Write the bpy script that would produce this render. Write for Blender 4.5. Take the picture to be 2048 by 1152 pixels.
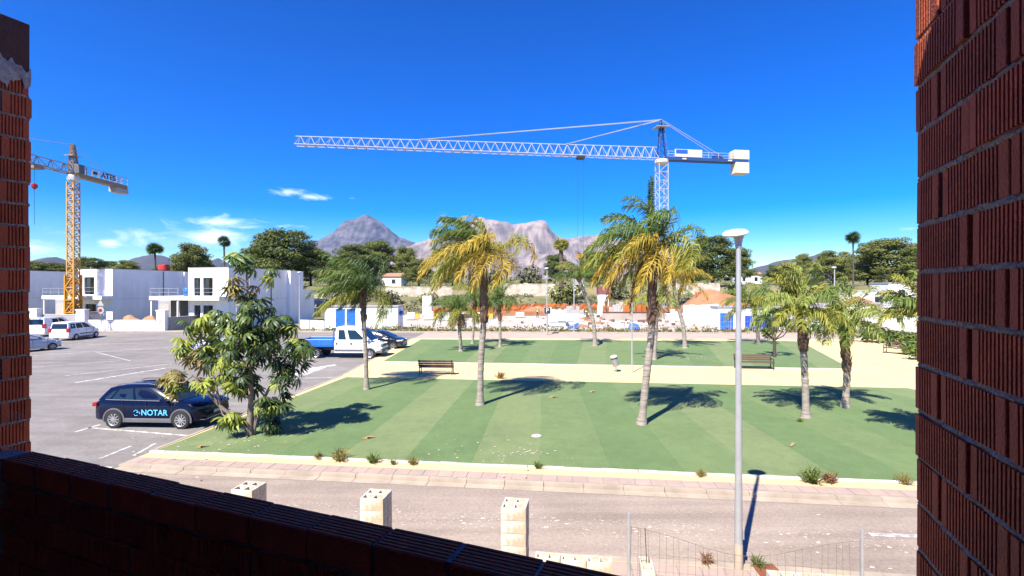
import bpy, math, random
from mathutils import Vector, Matrix, noise
V = Vector
PI = math.pi
random.seed(7)
for o in list(bpy.data.objects): bpy.data.objects.remove(o)
SC = bpy.context.scene
COL = SC.collection

# ---------------------------------------------------------------- camera, sky, sun, exposure
F, CX, CY, H = 980.0, 1024.0, 576.0, 5.1
cam = bpy.data.cameras.new('camera'); cam.sensor_width = 36.0; cam.lens = 36.0 * F / 2048.0
cam.clip_start = 0.05; cam.clip_end = 60000
camo = bpy.data.objects.new('camera', cam); COL.objects.link(camo)
camo.location = (0, 0, H); camo.rotation_euler = (PI / 2, 0, 0); SC.camera = camo

SUN_EL = math.radians(49.0)
SUN_AZ = math.atan2(-0.505, -0.863)             # towards the sun, clockwise from +Y
sl = bpy.data.lights.new('sun', 'SUN'); sl.energy = 4.4; sl.angle = math.radians(0.53); sl.color = (1.0, 0.93, 0.82)
so = bpy.data.objects.new('sun', sl); COL.objects.link(so)
sd = V((math.sin(SUN_AZ) * math.cos(SUN_EL), math.cos(SUN_AZ) * math.cos(SUN_EL), math.sin(SUN_EL)))
so.rotation_euler = sd.to_track_quat('Z', 'Y').to_euler(); so.location = sd * 60

w = bpy.data.worlds.new('World'); SC.world = w; w.use_nodes = True
wn, wl = w.node_tree.nodes, w.node_tree.links
for n in list(wn): wn.remove(n)
def WN(t, **k):
    n = wn.new(t)
    for a, b in k.items(): setattr(n, a, b)
    return n
sky = WN('ShaderNodeTexSky', sky_type='NISHITA', sun_disc=False, sun_elevation=SUN_EL, sun_rotation=SUN_AZ,
         altitude=0, air_density=1.0, dust_density=0.05, ozone_density=4.0)
hs = WN('ShaderNodeHueSaturation'); hs.inputs['Saturation'].default_value = 1.75; hs.inputs['Hue'].default_value = .513; hs.inputs['Value'].default_value = .1
wl.new(sky.outputs[0], hs.inputs['Color'])
gm = WN('ShaderNodeGamma'); gm.inputs[1].default_value = 1.25; wl.new(hs.outputs[0], gm.inputs[0])
sc_ = WN('ShaderNodeMixRGB', blend_type='MULTIPLY'); sc_.inputs[0].default_value = 1; sc_.inputs[2].default_value = (11.5, 11.5, 11.5, 1); wl.new(gm.outputs[0], sc_.inputs[1])
def WM(op, a, b=None, c=None, clamp=False):
    n = WN('ShaderNodeMath', operation=op, use_clamp=clamp)
    for i, x in enumerate((a, b, c)):
        if x is None: continue
        if isinstance(x, (int, float)): n.inputs[i].default_value = x
        else: wl.new(x, n.inputs[i])
    return n.outputs[0]
tc = WN('ShaderNodeTexCoord'); sx = WN('ShaderNodeSeparateXYZ'); wl.new(tc.outputs['Generated'], sx.inputs[0])
az = WM('ARCTAN2', sx.outputs[0], sx.outputs[1]); el = WM('ARCSINE', sx.outputs[2])
cmb = WN('ShaderNodeCombineXYZ'); wl.new(WM('MULTIPLY', az, 16.0), cmb.inputs[0]); wl.new(WM('MULTIPLY', el, 46.0), cmb.inputs[1])
cn = WN('ShaderNodeTexNoise'); cn.inputs['Scale'].default_value = 1.0; cn.inputs['Detail'].default_value = 7; cn.inputs['Roughness'].default_value = .62; cn.inputs['Distortion'].default_value = .6
wl.new(cmb.outputs[0], cn.inputs['Vector'])
mask = None
for (px, py, rx, ry, st) in ((415, 477, 140, 22, 1.3), (460, 447, 130, 12, 1.0), (300, 468, 45, 11, 1.2), (215, 488, 22, 11, 1.25), (75, 495, 60, 14, 1.1),
                             (575, 384, 34, 10, 1.0), (640, 395, 70, 7, .7), (890, 442, 15, 13, .9), (1820, 458, 26, 6, .8), (1125, 449, 18, 6, .75),
                             (140, 466, 40, 9, 1.0), (170, 520, 70, 10, 1.0)):
    a0 = math.atan2(px - CX, F); e0 = math.atan2(CY - py, math.hypot(F, px - CX))
    ra = rx / F * math.cos(a0) ** 2; re = ry / F * math.cos(a0)
    da = WM('DIVIDE', WM('SUBTRACT', az, a0), ra); de = WM('DIVIDE', WM('SUBTRACT', el, e0), re)
    d = WM('SQRT', WM('ADD', WM('MULTIPLY', da, da), WM('MULTIPLY', de, de)))
    m = WM('MULTIPLY', WM('MAXIMUM', WM('SUBTRACT', 1.0, WM('MULTIPLY', d, .62)), -1.0), st)
    mask = m if mask is None else WM('MAXIMUM', mask, m)
cl = WM('MULTIPLY', WM('ADD', WM('SUBTRACT', mask, .40), WM('MULTIPLY', WM('SUBTRACT', cn.outputs['Fac'], .5), 3.0)), 1.05, clamp=True)
cl = WM('MULTIPLY', WM('POWER', cl, 1.3), .85)
cmix = WN('ShaderNodeMixRGB'); wl.new(cl, cmix.inputs[0]); wl.new(sc_.outputs[0], cmix.inputs[1]); cmix.inputs[2].default_value = (8.2, 9.0, 10.0, 1)
bg = WN('ShaderNodeBackground'); bg.inputs[1].default_value = 0.084; wl.new(cmix.outputs[0], bg.inputs[0])
wo = WN('ShaderNodeOutputWorld'); wl.new(bg.outputs[0], wo.inputs[0])
SC.view_settings.view_transform = 'Standard'; SC.view_settings.look = 'None'; SC.view_settings.gamma = 1
SC.view_settings.exposure = 1.48; SC.view_settings.use_curve_mapping = False
SC.cycles.use_denoising = True; SC.cycles.max_bounces = 6; SC.cycles.volume_bounces = 0
SC.cycles.transparent_max_bounces = 8; SC.cycles.caustics_reflective = False; SC.cycles.caustics_refractive = False

# ---------------------------------------------------------------- helpers
def G(px, py, z=0.0):                              # pixel of a point standing on a level z
    Y = F * (H - z) / (py - CY); return V(((px - CX) / F * Y, Y, z))
def AT(px, py, Y):                                 # pixel at a known distance
    return V(((px - CX) / F * Y, Y, H - (py - CY) / F * Y))

MATS = {}
def mat(name, col, rough=.8, col2=None, scale=4.0, amount=.5, bump=0.0, bscale=40.0, metal=0.0, rnd=0.0, transl=0.0, detail=6, stretch=None, coat=0.0, spec=.5, pos=False, grain=None):
    if name in MATS: return MATS[name]
    m = bpy.data.materials.new(name); m.use_nodes = True; nt = m.node_tree; N, L = nt.nodes, nt.links
    b = N['Principled BSDF']; b.inputs['Roughness'].default_value = rough; b.inputs['Metallic'].default_value = metal
    b.inputs['Specular IOR Level'].default_value = spec
    if coat: b.inputs['Coat Weight'].default_value = coat; b.inputs['Coat Roughness'].default_value = .04
    if col2 is None: col2 = tuple(c * .72 for c in col)
    t = N.new('ShaderNodeTexCoord'); src = t.outputs['Object']
    if pos: g = N.new('ShaderNodeNewGeometry'); src = g.outputs['Position']
    if stretch:
        mp = N.new('ShaderNodeMapping'); mp.inputs['Scale'].default_value = stretch; L.new(src, mp.inputs[0]); src = mp.outputs[0]
    nz = N.new('ShaderNodeTexNoise'); nz.inputs['Scale'].default_value = scale; nz.inputs['Detail'].default_value = detail; nz.inputs['Roughness'].default_value = .65
    L.new(src, nz.inputs['Vector'])
    rp = N.new('ShaderNodeMapRange'); rp.inputs[1].default_value = .5 - .35 * (1.15 - amount); rp.inputs[2].default_value = .5 + .35 * (1.15 - amount)
    L.new(nz.outputs['Fac'], rp.inputs[0])
    mx = N.new('ShaderNodeMixRGB'); mx.inputs[1].default_value = (*col, 1); mx.inputs[2].default_value = (*col2, 1); L.new(rp.outputs[0], mx.inputs[0])
    out = mx.outputs[0]
    if rnd:
        oi = N.new('ShaderNodeObjectInfo'); h = N.new('ShaderNodeHueSaturation')
        r = N.new('ShaderNodeMapRange'); r.inputs[3].default_value = 1 - rnd; r.inputs[4].default_value = 1 + rnd
        L.new(oi.outputs['Random'], r.inputs[0]); L.new(r.outputs[0], h.inputs['Value']); L.new(out, h.inputs['Color']); out = h.outputs[0]
    if grain:
      for grain in (grain if isinstance(grain, list) else [grain]):
        g3 = src
        if len(grain) > 2: mp3 = N.new('ShaderNodeMapping'); mp3.inputs['Scale'].default_value = grain[2]; mp3.inputs['Rotation'].default_value = (0, 0, grain[3] if len(grain) > 3 else 0); L.new(src, mp3.inputs[0]); g3 = mp3.outputs[0]
        n3 = N.new('ShaderNodeTexNoise'); n3.inputs['Scale'].default_value = grain[0]; n3.inputs['Detail'].default_value = 4; L.new(g3, n3.inputs['Vector'])
        r3 = N.new('ShaderNodeMapRange'); r3.inputs[1].default_value = .32; r3.inputs[2].default_value = .68; r3.inputs[3].default_value = 1 - grain[1]; r3.inputs[4].default_value = 1 + grain[1]; L.new(n3.outputs['Fac'], r3.inputs[0])
        h3 = N.new('ShaderNodeHueSaturation'); L.new(r3.outputs[0], h3.inputs['Value']); L.new(out, h3.inputs['Color']); out = h3.outputs[0]
    L.new(out, b.inputs['Base Color'])
    if bump:
        n2 = N.new('ShaderNodeTexNoise'); n2.inputs['Scale'].default_value = bscale; n2.inputs['Detail'].default_value = 5; L.new(src, n2.inputs['Vector'])
        bp = N.new('ShaderNodeBump'); bp.inputs['Strength'].default_value = min(1, bump); bp.inputs['Distance'].default_value = .02; L.new(n2.outputs['Fac'], bp.inputs['Height']); L.new(bp.outputs[0], b.inputs['Normal'])
    if transl:
        tr = N.new('ShaderNodeBsdfTranslucent'); L.new(out, tr.inputs[0]); ms = N.new('ShaderNodeMixShader'); ms.inputs[0].default_value = transl
        L.new(b.outputs[0], ms.inputs[1]); L.new(tr.outputs[0], ms.inputs[2]); L.new(ms.outputs[0], N['Material Output'].inputs[0])
    MATS[name] = m; return m

class MB:
    def __init__(s): s.v, s.f, s.mi, s.m = [], [], [], 0
    def add(s, vs, fs):
        b = len(s.v); s.v += [tuple(x) for x in vs]; s.f += [tuple(b + i for i in f) for f in fs]; s.mi += [s.m] * len(fs); return s
    def box(s, c, d, R=None):
        c = V(c); p = [V((x * d[0] / 2, y * d[1] / 2, z * d[2] / 2)) for z in (-1, 1) for x, y in ((-1, -1), (1, -1), (1, 1), (-1, 1))]
        if R is not None: p = [R @ q for q in p]
        return s.add([c + q for q in p], [(3, 2, 1, 0), (4, 5, 6, 7), (0, 1, 5, 4), (1, 2, 6, 5), (2, 3, 7, 6), (3, 0, 4, 7)])
    def b2(s, lo, hi): return s.box([(a + b) / 2 for a, b in zip(lo, hi)], [abs(b - a) for a, b in zip(lo, hi)])
    def bar(s, a, b, w, h=None):
        a, b = V(a), V(b); d = b - a
        if d.length < 1e-6: return s
        q = d.to_track_quat('Z', 'Y').to_matrix(); return s.box((a + b) / 2, (w, h or w, d.length), q)
    def tube(s, pts, r, n=8, cap=True):
        pts = [V(p) for p in pts]
        if not hasattr(r, '__len__'): r = [r] * len(pts)
        vs, fs = [], []; up = None
        for i, p in enumerate(pts):
            d = (pts[min(i + 1, len(pts) - 1)] - pts[max(i - 1, 0)]).normalized()
            if up is None: up = V((1, 0, 0)) if abs(d.x) < .9 else V((0, 1, 0))
            a = (up - d * up.dot(d)).normalized(); b = d.cross(a); up = a
            vs += [p + (a * math.cos(2 * PI * k / n) + b * math.sin(2 * PI * k / n)) * r[i] for k in range(n)]
        for i in range(len(pts) - 1):
            for k in range(n):
                k2 = (k + 1) % n; fs.append((i * n + k, i * n + k2, (i + 1) * n + k2, (i + 1) * n + k))
        if cap: fs += [tuple(range(n - 1, -1, -1)), tuple(range((len(pts) - 1) * n, len(pts) * n))]
        return s.add(vs, fs)
    def lathe(s, prof, n=16, c=(0, 0, 0), M=None):
        c = V(c); vs, fs = [], []
        for r, z in prof:
            for k in range(n):
                q = V((r * math.cos(2 * PI * k / n), r * math.sin(2 * PI * k / n), z))
                vs.append(c + (M @ q if M is not None else q))
        for i in range(len(prof) - 1):
            for k in range(n):
                k2 = (k + 1) % n; fs.append((i * n + k, i * n + k2, (i + 1) * n + k2, (i + 1) * n + k))
        fs += [tuple(range(n - 1, -1, -1)), tuple(range((len(prof) - 1) * n, len(prof) * n))]
        return s.add(vs, fs)
    def prism(s, poly, z0, z1):
        n = len(poly); vs = [(p[0], p[1], z0) for p in poly] + [(p[0], p[1], z1) for p in poly]
        ar = sum(poly[i][0] * poly[(i + 1) % n][1] - poly[(i + 1) % n][0] * poly[i][1] for i in range(n))
        fs = [tuple(range(n - 1, -1, -1)), tuple(range(n, 2 * n))] + [(i, (i + 1) % n, n + (i + 1) % n, n + i) for i in range(n)]
        if ar < 0: fs = [tuple(reversed(f)) for f in fs]
        return s.add(vs, fs)
    def poly(s, pts): return s.add(pts, [tuple(range(len(pts)))])
    def mesh(s, name, mats):
        me = bpy.data.meshes.new(name); me.from_pydata(s.v, [], s.f)
        if not isinstance(mats, (list, tuple)): mats = [mats]
        for m in mats: me.materials.append(m)
        if len(mats) > 1: me.polygons.foreach_set('material_index', s.mi)
        me.update(); return me
    def build(s, name, mats, parent=None, smooth=False, bevel=0.0, loc=None, ang=None):
        me = s.mesh(name, mats)
        if smooth: me.polygons.foreach_set('use_smooth', [True] * len(me.polygons)); me.set_sharp_from_angle(angle=math.radians(ang or 40))
        return put(name, me, parent, bevel, loc)
def put(name, me, parent=None, bevel=0.0, loc=None, rot=None):
    o = bpy.data.objects.new(name, me); COL.objects.link(o)
    if parent: o.parent = parent
    if loc is not None: o.location = loc
    if rot is not None: o.rotation_euler = rot
    if bevel:
        b = o.modifiers.new('edge', 'BEVEL'); b.width = bevel; b.segments = 2; b.limit_method = 'ANGLE'; b.angle_limit = math.radians(35)
    return o
def tag(o, label, cat, group=None):
    o['label'] = label; o['category'] = cat
    if group: o['group'] = group
    return o
def struct(o, label=None):
    o['kind'] = 'structure'
    if label: o['label'] = label
    return o
def stuff(o, label=None, cat=None):
    o['kind'] = 'stuff'
    if label: o['label'] = label
    if cat: o['category'] = cat
    return o
def thing(name, label, cat, loc=(0, 0, 0), rz=0.0, group=None):
    o = bpy.data.objects.new(name, None); COL.objects.link(o); o.location = loc; o.rotation_euler = (0, 0, rz); o.empty_display_size = .2
    return tag(o, label, cat, group)
def copy_tree(o, parent=None):
    c = o.copy(); COL.objects.link(c); c.parent = parent
    for ch in o.children: copy_tree(ch, c)
    return c
def Rz(a): return Matrix.Rotation(a, 3, 'Z')
def R(a, b): return random.uniform(a, b)
def clampf(x, a=0., b=1.): return max(a, min(b, x))
def sstep(a, b, x): t = clampf((x - a) / (b - a)); return t * t * (3 - 2 * t)
def text(name, body, size, m, parent, loc, rot, extrude=.002, align='CENTER', sx=1.0):
    c = bpy.data.curves.new(name, 'FONT'); c.body = body; c.size = size; c.extrude = extrude; c.align_x = align; c.align_y = 'CENTER'; c.offset = .014 * size
    c.materials.append(m); o = bpy.data.objects.new(name, c); COL.objects.link(o); o.parent = parent; o.location = loc; o.rotation_euler = rot; o.scale = (sx, 1, 1)
    bpy.context.view_layer.update(); me = bpy.data.meshes.new_from_object(o.evaluated_get(bpy.context.evaluated_depsgraph_get())); n = put(name, me, parent, loc=loc, rot=rot); bpy.data.objects.remove(o); n.name = name
    return n
# ---------------------------------------------------------------- materials of the setting
m_asph = mat('asphalt_lot', (.212, .194, .176), .9, (.165, .150, .136), .55, .45, .25, 60, pos=True, grain=[(9, .09), (.12, .15), (.9, .15, (.18, 1.6, 1), .25), (1.7, .08), (34, .10)])
m_road = mat('asphalt_road', (.305, .245, .198), .9, (.24, .19, .15), .5, .5, .3, 55, pos=True, grain=[(14, .12), (.9, .14, (.12, 2.2, 1), -.113), (60, .12), (.35, .07)])
m_sand = mat('sand_path', (.66, .51, .25), .95, (.59, .45, .21), .6, .6, .15, 90, pos=True)
m_yel = mat('ochre_strip', (.60, .43, .24), .95, (.52, .37, .20), 1.2, .6, .15, 80, pos=True)
m_pave = mat('pink_paver', (.38, .285, .22), .9, (.31, .235, .20), 3.0, .6, .2, 60, pos=True, rnd=.07)
m_kerb = mat('white_kerb', (.60, .56, .50), .9, (.46, .42, .36), 2.5, .6, .2, 40, pos=True, rnd=.05)
m_gut = mat('gutter_concrete', (.40, .33, .255), .9, (.29, .24, .185), 1.4, .7, .2, 40, pos=True, rnd=.04)
m_paint = mat('road_paint', (.62, .60, .58), .8, (.27, .25, .235), 5.0, .9, pos=True)
m_earth = mat('dry_earth', (.20, .17, .085), .95, (.10, .115, .04), .16, .85, .3, 4, pos=True, detail=9)
m_site = mat('pale_site_ground', (.50, .43, .37), .95, (.38, .31, .25), .35, .7, .3, 8, pos=True)
m_conc = mat('concrete', (.42, .40, .38), .9, (.31, .295, .28), 1.2, .6, .2, 30)
m_white = mat('white_render', (.86, .83, .80), .9, (.78, .75, .73), .7, .6, .08, 25, grain=[(1.6, .05, (1, 1, .12)), (.3, .05)])
m_grey_wall = mat('grey_block_wall', (.33, .32, .33), .9, (.26, .25, .26), 1.0, .6, .15, 20)
m_block = mat('concrete_block', (.56, .52, .45), .95, (.40, .32, .215), 4.5, .85, .3, 45, rnd=.08)
m_brick = mat('red_brick', (.45, .098, .040), .85, (.29, .058, .024), 9, .6, .35, 120, rnd=.16)
m_brickd = mat('soldier_brick', (.10, .04, .035), .9, (.06, .025, .02), 9, .6, .3, 90)
m_mortar = mat('grey_mortar', (.32, .285, .27), .95, (.19, .17, .16), 14, .6, .8, 70)
m_turfs = [mat('turf_%s' % n, c, .95, c2, 1.3, .55, .5, 160, pos=True, detail=10, grain=[(26, .12), (.5, .07), (70, .14), (3.2, .06)]) for n, c, c2 in (
    ('deep', (.112, .176, .062), (.095, .155, .052)), ('mid', (.131, .188, .070), (.112, .167, .059)), ('pale', (.156, .202, .081), (.134, .181, .069)))]
m_steel = mat('galvanised_steel', (.42, .43, .44), .5, (.33, .34, .35), 4, .6, metal=.35)
m_dark = mat('dark_metal', (.03, .03, .032), .5)
m_wood = mat('bench_wood', (.115, .058, .038), .6, (.07, .036, .025), 6, .6, .2, 30, stretch=(1, 6, 6))
m_glass = mat('dark_glass', (.016, .030, .040), .07, (.010, .02, .028), spec=.5)
m_rubber = mat('tyre_rubber', (.018, .018, .019), .85)
m_alu = mat('wheel_alloy', (.55, .55, .57), .3, metal=.7)
m_plastic = mat('grey_plastic', (.12, .12, .13), .6)
m_wpaint = mat('white_car_paint', (.78, .78, .80), .25, (.74, .74, .76), coat=.5)
m_spaint = mat('silver_car_paint', (.42, .45, .50), .3, (.38, .41, .46), metal=.3, coat=.5)
m_npaint = mat('navy_car_paint', (.003, .005, .024), .2, (.003, .005, .024), coat=.12, spec=.2)
m_kpaint = mat('black_car_paint', (.010, .012, .020), .2, coat=1.0)
m_blue = mat('blue_paint', (.015, .13, .52), .5, (.012, .105, .42), 2, .6)
m_sky_blue = mat('light_blue_panel', (.34, .52, .66), .6, (.30, .47, .60), 1.5, .5)
m_red = mat('red_lamp', (.35, .01, .008), .3)
m_cyan = mat('cyan_print', (.10, .50, .85), .5, (.10, .47, .80))
m_lgrey = mat('plate_white', (.62, .62, .60), .5)
m_orange = mat('orange_netting', (.60, .15, .03), .8, (.42, .14, .04), .9, .8, transl=.3)
m_yellow = mat('crane_yellow', (.58, .26, .02), .55, (.48, .20, .015), .8, .6)
m_cwhite = mat('crane_white', (.40, .41, .45), .5, (.33, .34, .38), .6, .5)
m_cblue = mat('crane_blue', (.018, .06, .22), .5, (.015, .05, .17), .6, .5)
m_ballast = mat('cream_concrete', (.62, .57, .45), .9, (.54, .49, .38), .5, .5)
m_gravel = mat('earth_mound', (.36, .215, .12), .95, (.25, .145, .08), 1.2, .7, .6, 5)
m_red_soil = mat('red_soil', (.37, .17, .085), .95, (.27, .12, .06), .7, .7, .6, 4)

# ---------------------------------------------------------------- terrain and ground sheets
def land(x, y):
    r = math.hypot(x, y)
    z = 3.3 * sstep(97, 126, y) + 2.3 * sstep(127.5, 131, y) + 3.5 * sstep(140, 260, y) + 6 * sstep(260, 600, y)
    if y > 98: z += (noise.noise((x * .03, y * .03, 3)) * 1.1 + noise.noise((x * .11, y * .11, 9)) * .35) * sstep(98, 112, y)
    if r > 700: z += noise.noise((x * .0012, y * .0012, 1)) * 10 * sstep(700, 2500, r)
    return z
g = MB()
radii = [0, 12, 25, 40, 55, 70, 80, 88, 94] + [97 + 3 * i for i in range(40)] + [220, 235, 255, 280, 320, 370, 430, 520, 650, 850, 1150, 1600, 2300, 3300, 4800, 7000, 10000, 14000]
NA = 240
vs = [(0, 0, 0)]; fs = []
for r in radii[1:]:
    for k in range(NA):
        a = 2 * PI * k / NA; x, y = r * math.sin(a), r * math.cos(a); vs.append((x, y, land(x, y)))
for k in range(NA): fs.append((0, 1 + (k + 1) % NA, 1 + k))
for i in range(len(radii) - 2):
    for k in range(NA):
        k2 = (k + 1) % NA; a = 1 + i * NA; b = a + NA; fs.append((a + k, a + k2, b + k2, b + k))
g.add(vs, fs)
struct(g.build('ground', m_earth, smooth=True))

def sheet(name, pts, z, m, th=.0):
    b = MB()
    if th: b.prism([(p[0], p[1]) for p in pts], z - th, z)
    else:
        p = [(q[0], q[1], z) for q in pts]; n = len(p)
        ar = sum(p[i][0] * p[(i + 1) % n][1] - p[(i + 1) % n][0] * p[i][1] for i in range(n))
        b.poly(p if ar > 0 else p[::-1])
    return b.build(name, m)
U = V((.9936, -.1128, 0)); NV = V((.1128, .9936, 0))      # street direction, and away from the house
S0 = V((0, 13.65, 0))
def S(t, off): return S0 + U * t - NV * off                # t along the lawn's front edge, off towards the house
PZ = .10                                                    # level of pavements and park
struct(sheet('road', [S(-80, 1.30), S(60, 1.30), S(60, 4.30), S(-80, 4.30)], .008, m_road))
TL = -11.1                                                  # left end of the lawn
lot = struct(sheet('parking_lot', [S(TL + .0, 1.26), S(-80, 1.26), V((-90, 57, 0)), V((-9.9, 56.0, 0)), V((-9.9, 49, 0)), V((-9.7, 28, 0))], .012, m_asph))
struct(sheet('side_street', [V((-9.9, 56.0, 0)), V((60, 52.5, 0)), V((60, 48.0, 0)), V((-9.9, 48.9, 0))], .016, mat('pale_street', (.40, .325, .265), .9, (.33, .26, .21), .5, .5, .2, 40, pos=True)))
park = struct(sheet('park_path', [S(TL, 0), V((-9.75, 28, 0)), V((-9.9, 48.85, 0)), V((48, 47.6, 0)), V((60, 30, 0)), S(48, 0)], PZ, m_sand, .12))
struct(sheet('pavement', [S(TL, 0.0), S(60, 0.0), S(60, .88), S(TL, .88)], PZ - .004, m_yel, .10))
struct(sheet('near_pavement', [S(-80, 4.42), S(60, 4.42), S(60, 12.2), S(-80, 12.2)], PZ, m_yel, .10))
struct(sheet('site_ground', [V((-24, 57.5, 0)), V((66, 54, 0)), V((70, 96, 0)), V((-20, 97, 0))], .006, m_site))
sv = struct(sheet('far_pavement', [V((-92, 58.2, 0)), V((-24, 57.3, 0)), V((60, 53.7, 0)), V((60, 52.5, 0)), V((-24, 56.1, 0)), V((-92, 57.0, 0))], .11, m_gut, .12))

# lawns: two-metre rolls of artificial turf laid side by side
def lawn(name, A, B, C, D, n, seed, lab):                  # A-B front edge (left to right), D-C back edge
    rr = random.Random(seed); root = MB()
    root.prism([A.xy, B.xy, C.xy, D.xy], PZ - .02, PZ + .012); root = root.build(name, m_turfs[1]); struct(root, lab)
    last = -1
    for i in range(n):
        k = rr.choice([j for j in (0, 1, 2) if j != last] if rr.random() < .8 else [0, 1, 2]); last = k
        a, b = i / n + .00005, (i + 1) / n - .00005
        q = [A.lerp(B, a), A.lerp(B, b), D.lerp(C, b), D.lerp(C, a)]
        m = MB(); m.prism([p.xy for p in q], PZ + .0125, PZ + .026); m.build('turf_strip', m_turfs[k], root)
    return root
LA, LB = S(TL + .1, -.10), S(20.4, -.10)
lawn('lawn', LA, LB, G(1816, 777, PZ), G(692, 755, PZ), 16, 3, 'near artificial lawn in pale and dark strips')
lawn('lawn', G(768, 722, PZ), G(1700, 737, PZ), G(1600, 683, PZ), G(842, 679, PZ), 16, 9, 'far artificial lawn behind the sandy path')

# kerb stones, pavers
def row(name, parent, a, b, length, dep, z0, z1, m, gap=.012, jit=.006):
    d = (b - a); L = d.length; n = max(1, round(L / length)); ang = math.atan2(d.y, d.x); me = MB(); me.box((0, 0, (z0 + z1) / 2), (L / n - gap, dep, z1 - z0)); me = me.mesh(name, m)
    for i in range(n):
        p = a + d * ((i + .5) / n)
        put(name, me, parent, loc=(p.x + R(-jit, jit), p.y + R(-jit, jit), R(-jit, jit)), rot=(0, 0, ang + R(-.006, .006)))
k1 = struct(sheet('lawn_kerb', [S(TL, .0), S(21, .0), S(21, -.09), S(TL, -.09)], PZ + .01, m_mortar))
row('kerb_stone', k1, S(TL, -.045), S(21, -.045), .5, .085, 0, PZ + .05, m_kerb)
k2 = struct(sheet('far_lawn_kerb', [p + V((0, 0, 0)) for p in (G(757, 724.5, PZ), G(1712, 740, PZ), G(1712, 737.6, PZ), G(757, 722, PZ))], PZ + .006, m_mortar))
row('kerb_stone', k2, G(757, 724, PZ), G(1712, 739.4, PZ), .8, .12, 0, PZ + .05, m_kerb)
k3 = struct(sheet('paver_row', [S(TL, .42), S(30, .42), S(30, .86), S(TL, .86)], PZ + .0, m_mortar))
row('paver', k3, S(TL, .64), S(28, .64), .4, .40, 0.02, PZ + .006, m_pave, .02, .004)
k4 = struct(sheet('road_kerb', [S(TL, .87), S(30, .87), S(30, 1.31), S(TL, 1.31)], .014, m_mortar))
row('kerb_stone', k4, S(TL, .96), S(28, .96), 1.0, .15, 0, PZ + .008, m_gut, .012, .003)
row('gutter_slab', k4, S(TL, 1.175), S(28, 1.175), 1.0, .25, 0, .03, m_gut, .012, .004)
k5 = struct(sheet('near_kerb', [S(-10, 4.28), S(20, 4.28), S(20, 4.45), S(-10, 4.45)], .016, m_mortar))
row('kerb_stone', k5, S(-9, 4.36), S(16, 4.36), 1.0, .14, 0, PZ + .012, m_gut, .012, .004)
k6 = struct(sheet('near_paver_row', [S(-3, 4.45), S(14, 4.45), S(14, 4.9), S(-3, 4.9)], PZ + .004, m_mortar))
row('paver', k6, S(-3, 4.68), S(14, 4.68), .4, .40, 0.02, PZ + .012, m_pave, .02, .004)
k7 = struct(sheet('lot_kerb', [S(-40, 1.24), S(TL, 1.24), S(TL, 1.06), S(-40, 1.06)], .02, m_mortar))
row('kerb_stone', k7, S(-40, 1.15), S(TL - .1, 1.15), 1.0, .14, 0, .045, m_kerb, .012, .004)
k8 = struct(sheet('side_lawn_kerb', [V((TL - .03, 15.0, 0)), V((TL + .10, 15.0, 0)), V((-9.62, 28, 0)), V((-9.75, 28, 0))], PZ + .006, m_mortar))
row('kerb_stone', k8, S(TL - .02, 0) + V((0, .3, 0)), V((-9.72, 28.2, 0)), 1.0, .11, 0, PZ + .016, m_gut, .012, .006)
row('kerb_stone', k8, V((-9.75, 28.4, 0)), V((-9.9, 48.8, 0)), 1.0, .12, 0, PZ + .012, m_gut, .012, .006)
k9 = struct(sheet('hedge_kerb', [G(1768, 689, PZ), G(1850, 722, PZ), G(1854, 721, PZ), G(1771, 688, PZ)], PZ + .01, m_mortar))
row('kerb_stone', k9, G(1768, 689, PZ), G(1852, 722, PZ), .8, .14, 0, PZ + .06, m_kerb)

# painted lines
def line(parent, a, b, wd, z=.017, sub=1):
    d = (b - a).normalized(); n = V((-d.y, d.x, 0)) * wd / 2; m = MB(); q = [a - n, b - n, b + n, a + n]; m.poly([(p.x, p.y, z) for p in q]); return m.build('painted_line', m_paint, parent)
for a, b, wd in (((176, 856), (374, 872), .11), ((150, 865), (200, 850), .11), ((150, 766), (330, 737), .22), ((130, 752), (345, 728), .12), ((588, 757), (672, 756), .11),
                 ((60, 712), (345, 695), .12), ((75, 694), (340, 684), .11), ((60, 735), (240, 722), .11), ((190, 704), (260, 722), .10), ((250, 680), (330, 676), .12), ((120, 690), (190, 686), .10), ((200, 918), (262, 893), .10), ((268, 912), (310, 888), .10), ((255, 926), (318, 902), .10)):
    line(lot, G(*a), G(*b), wd)
line(lot, G(592, 752), G(640, 735), .9); line(lot, G(640, 735), G(672, 730), .5)
rd = bpy.data.objects['road']
line(rd, G(1740, 1070), G(1900, 1075), .14, .013)
m_lime = mat('lime_splash', (.60, .54, .48), .95, (.42, .36, .31), 6, .6, pos=True)
lm = MB(); rr = random.Random(5)
for i in range(1150):
    k = rr.random(); t = rr.uniform(-6, 9); off = (2.75 + rr.gauss(0, .12)) if k < .45 else ((3.15 + rr.gauss(0, .13)) if k < .85 else rr.uniform(1.8, 4.1))
    c = S(t, off); a = rr.uniform(.006, .024) * (1 if rr.random() < .9 else 2.2); b = a * rr.uniform(.3, .7); n = 7; ph = rr.random() * 6
    lm.poly([(c.x + a * math.cos(2 * PI * j / n) * (.7 + .5 * rr.random()), c.y + b * math.sin(2 * PI * j / n) * (.7 + .5 * rr.random()), .0125) for j in range(n)])
lmo = lm.build('lime_stains', m_lime, rd); lmo['kind'] = 'stuff'

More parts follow.
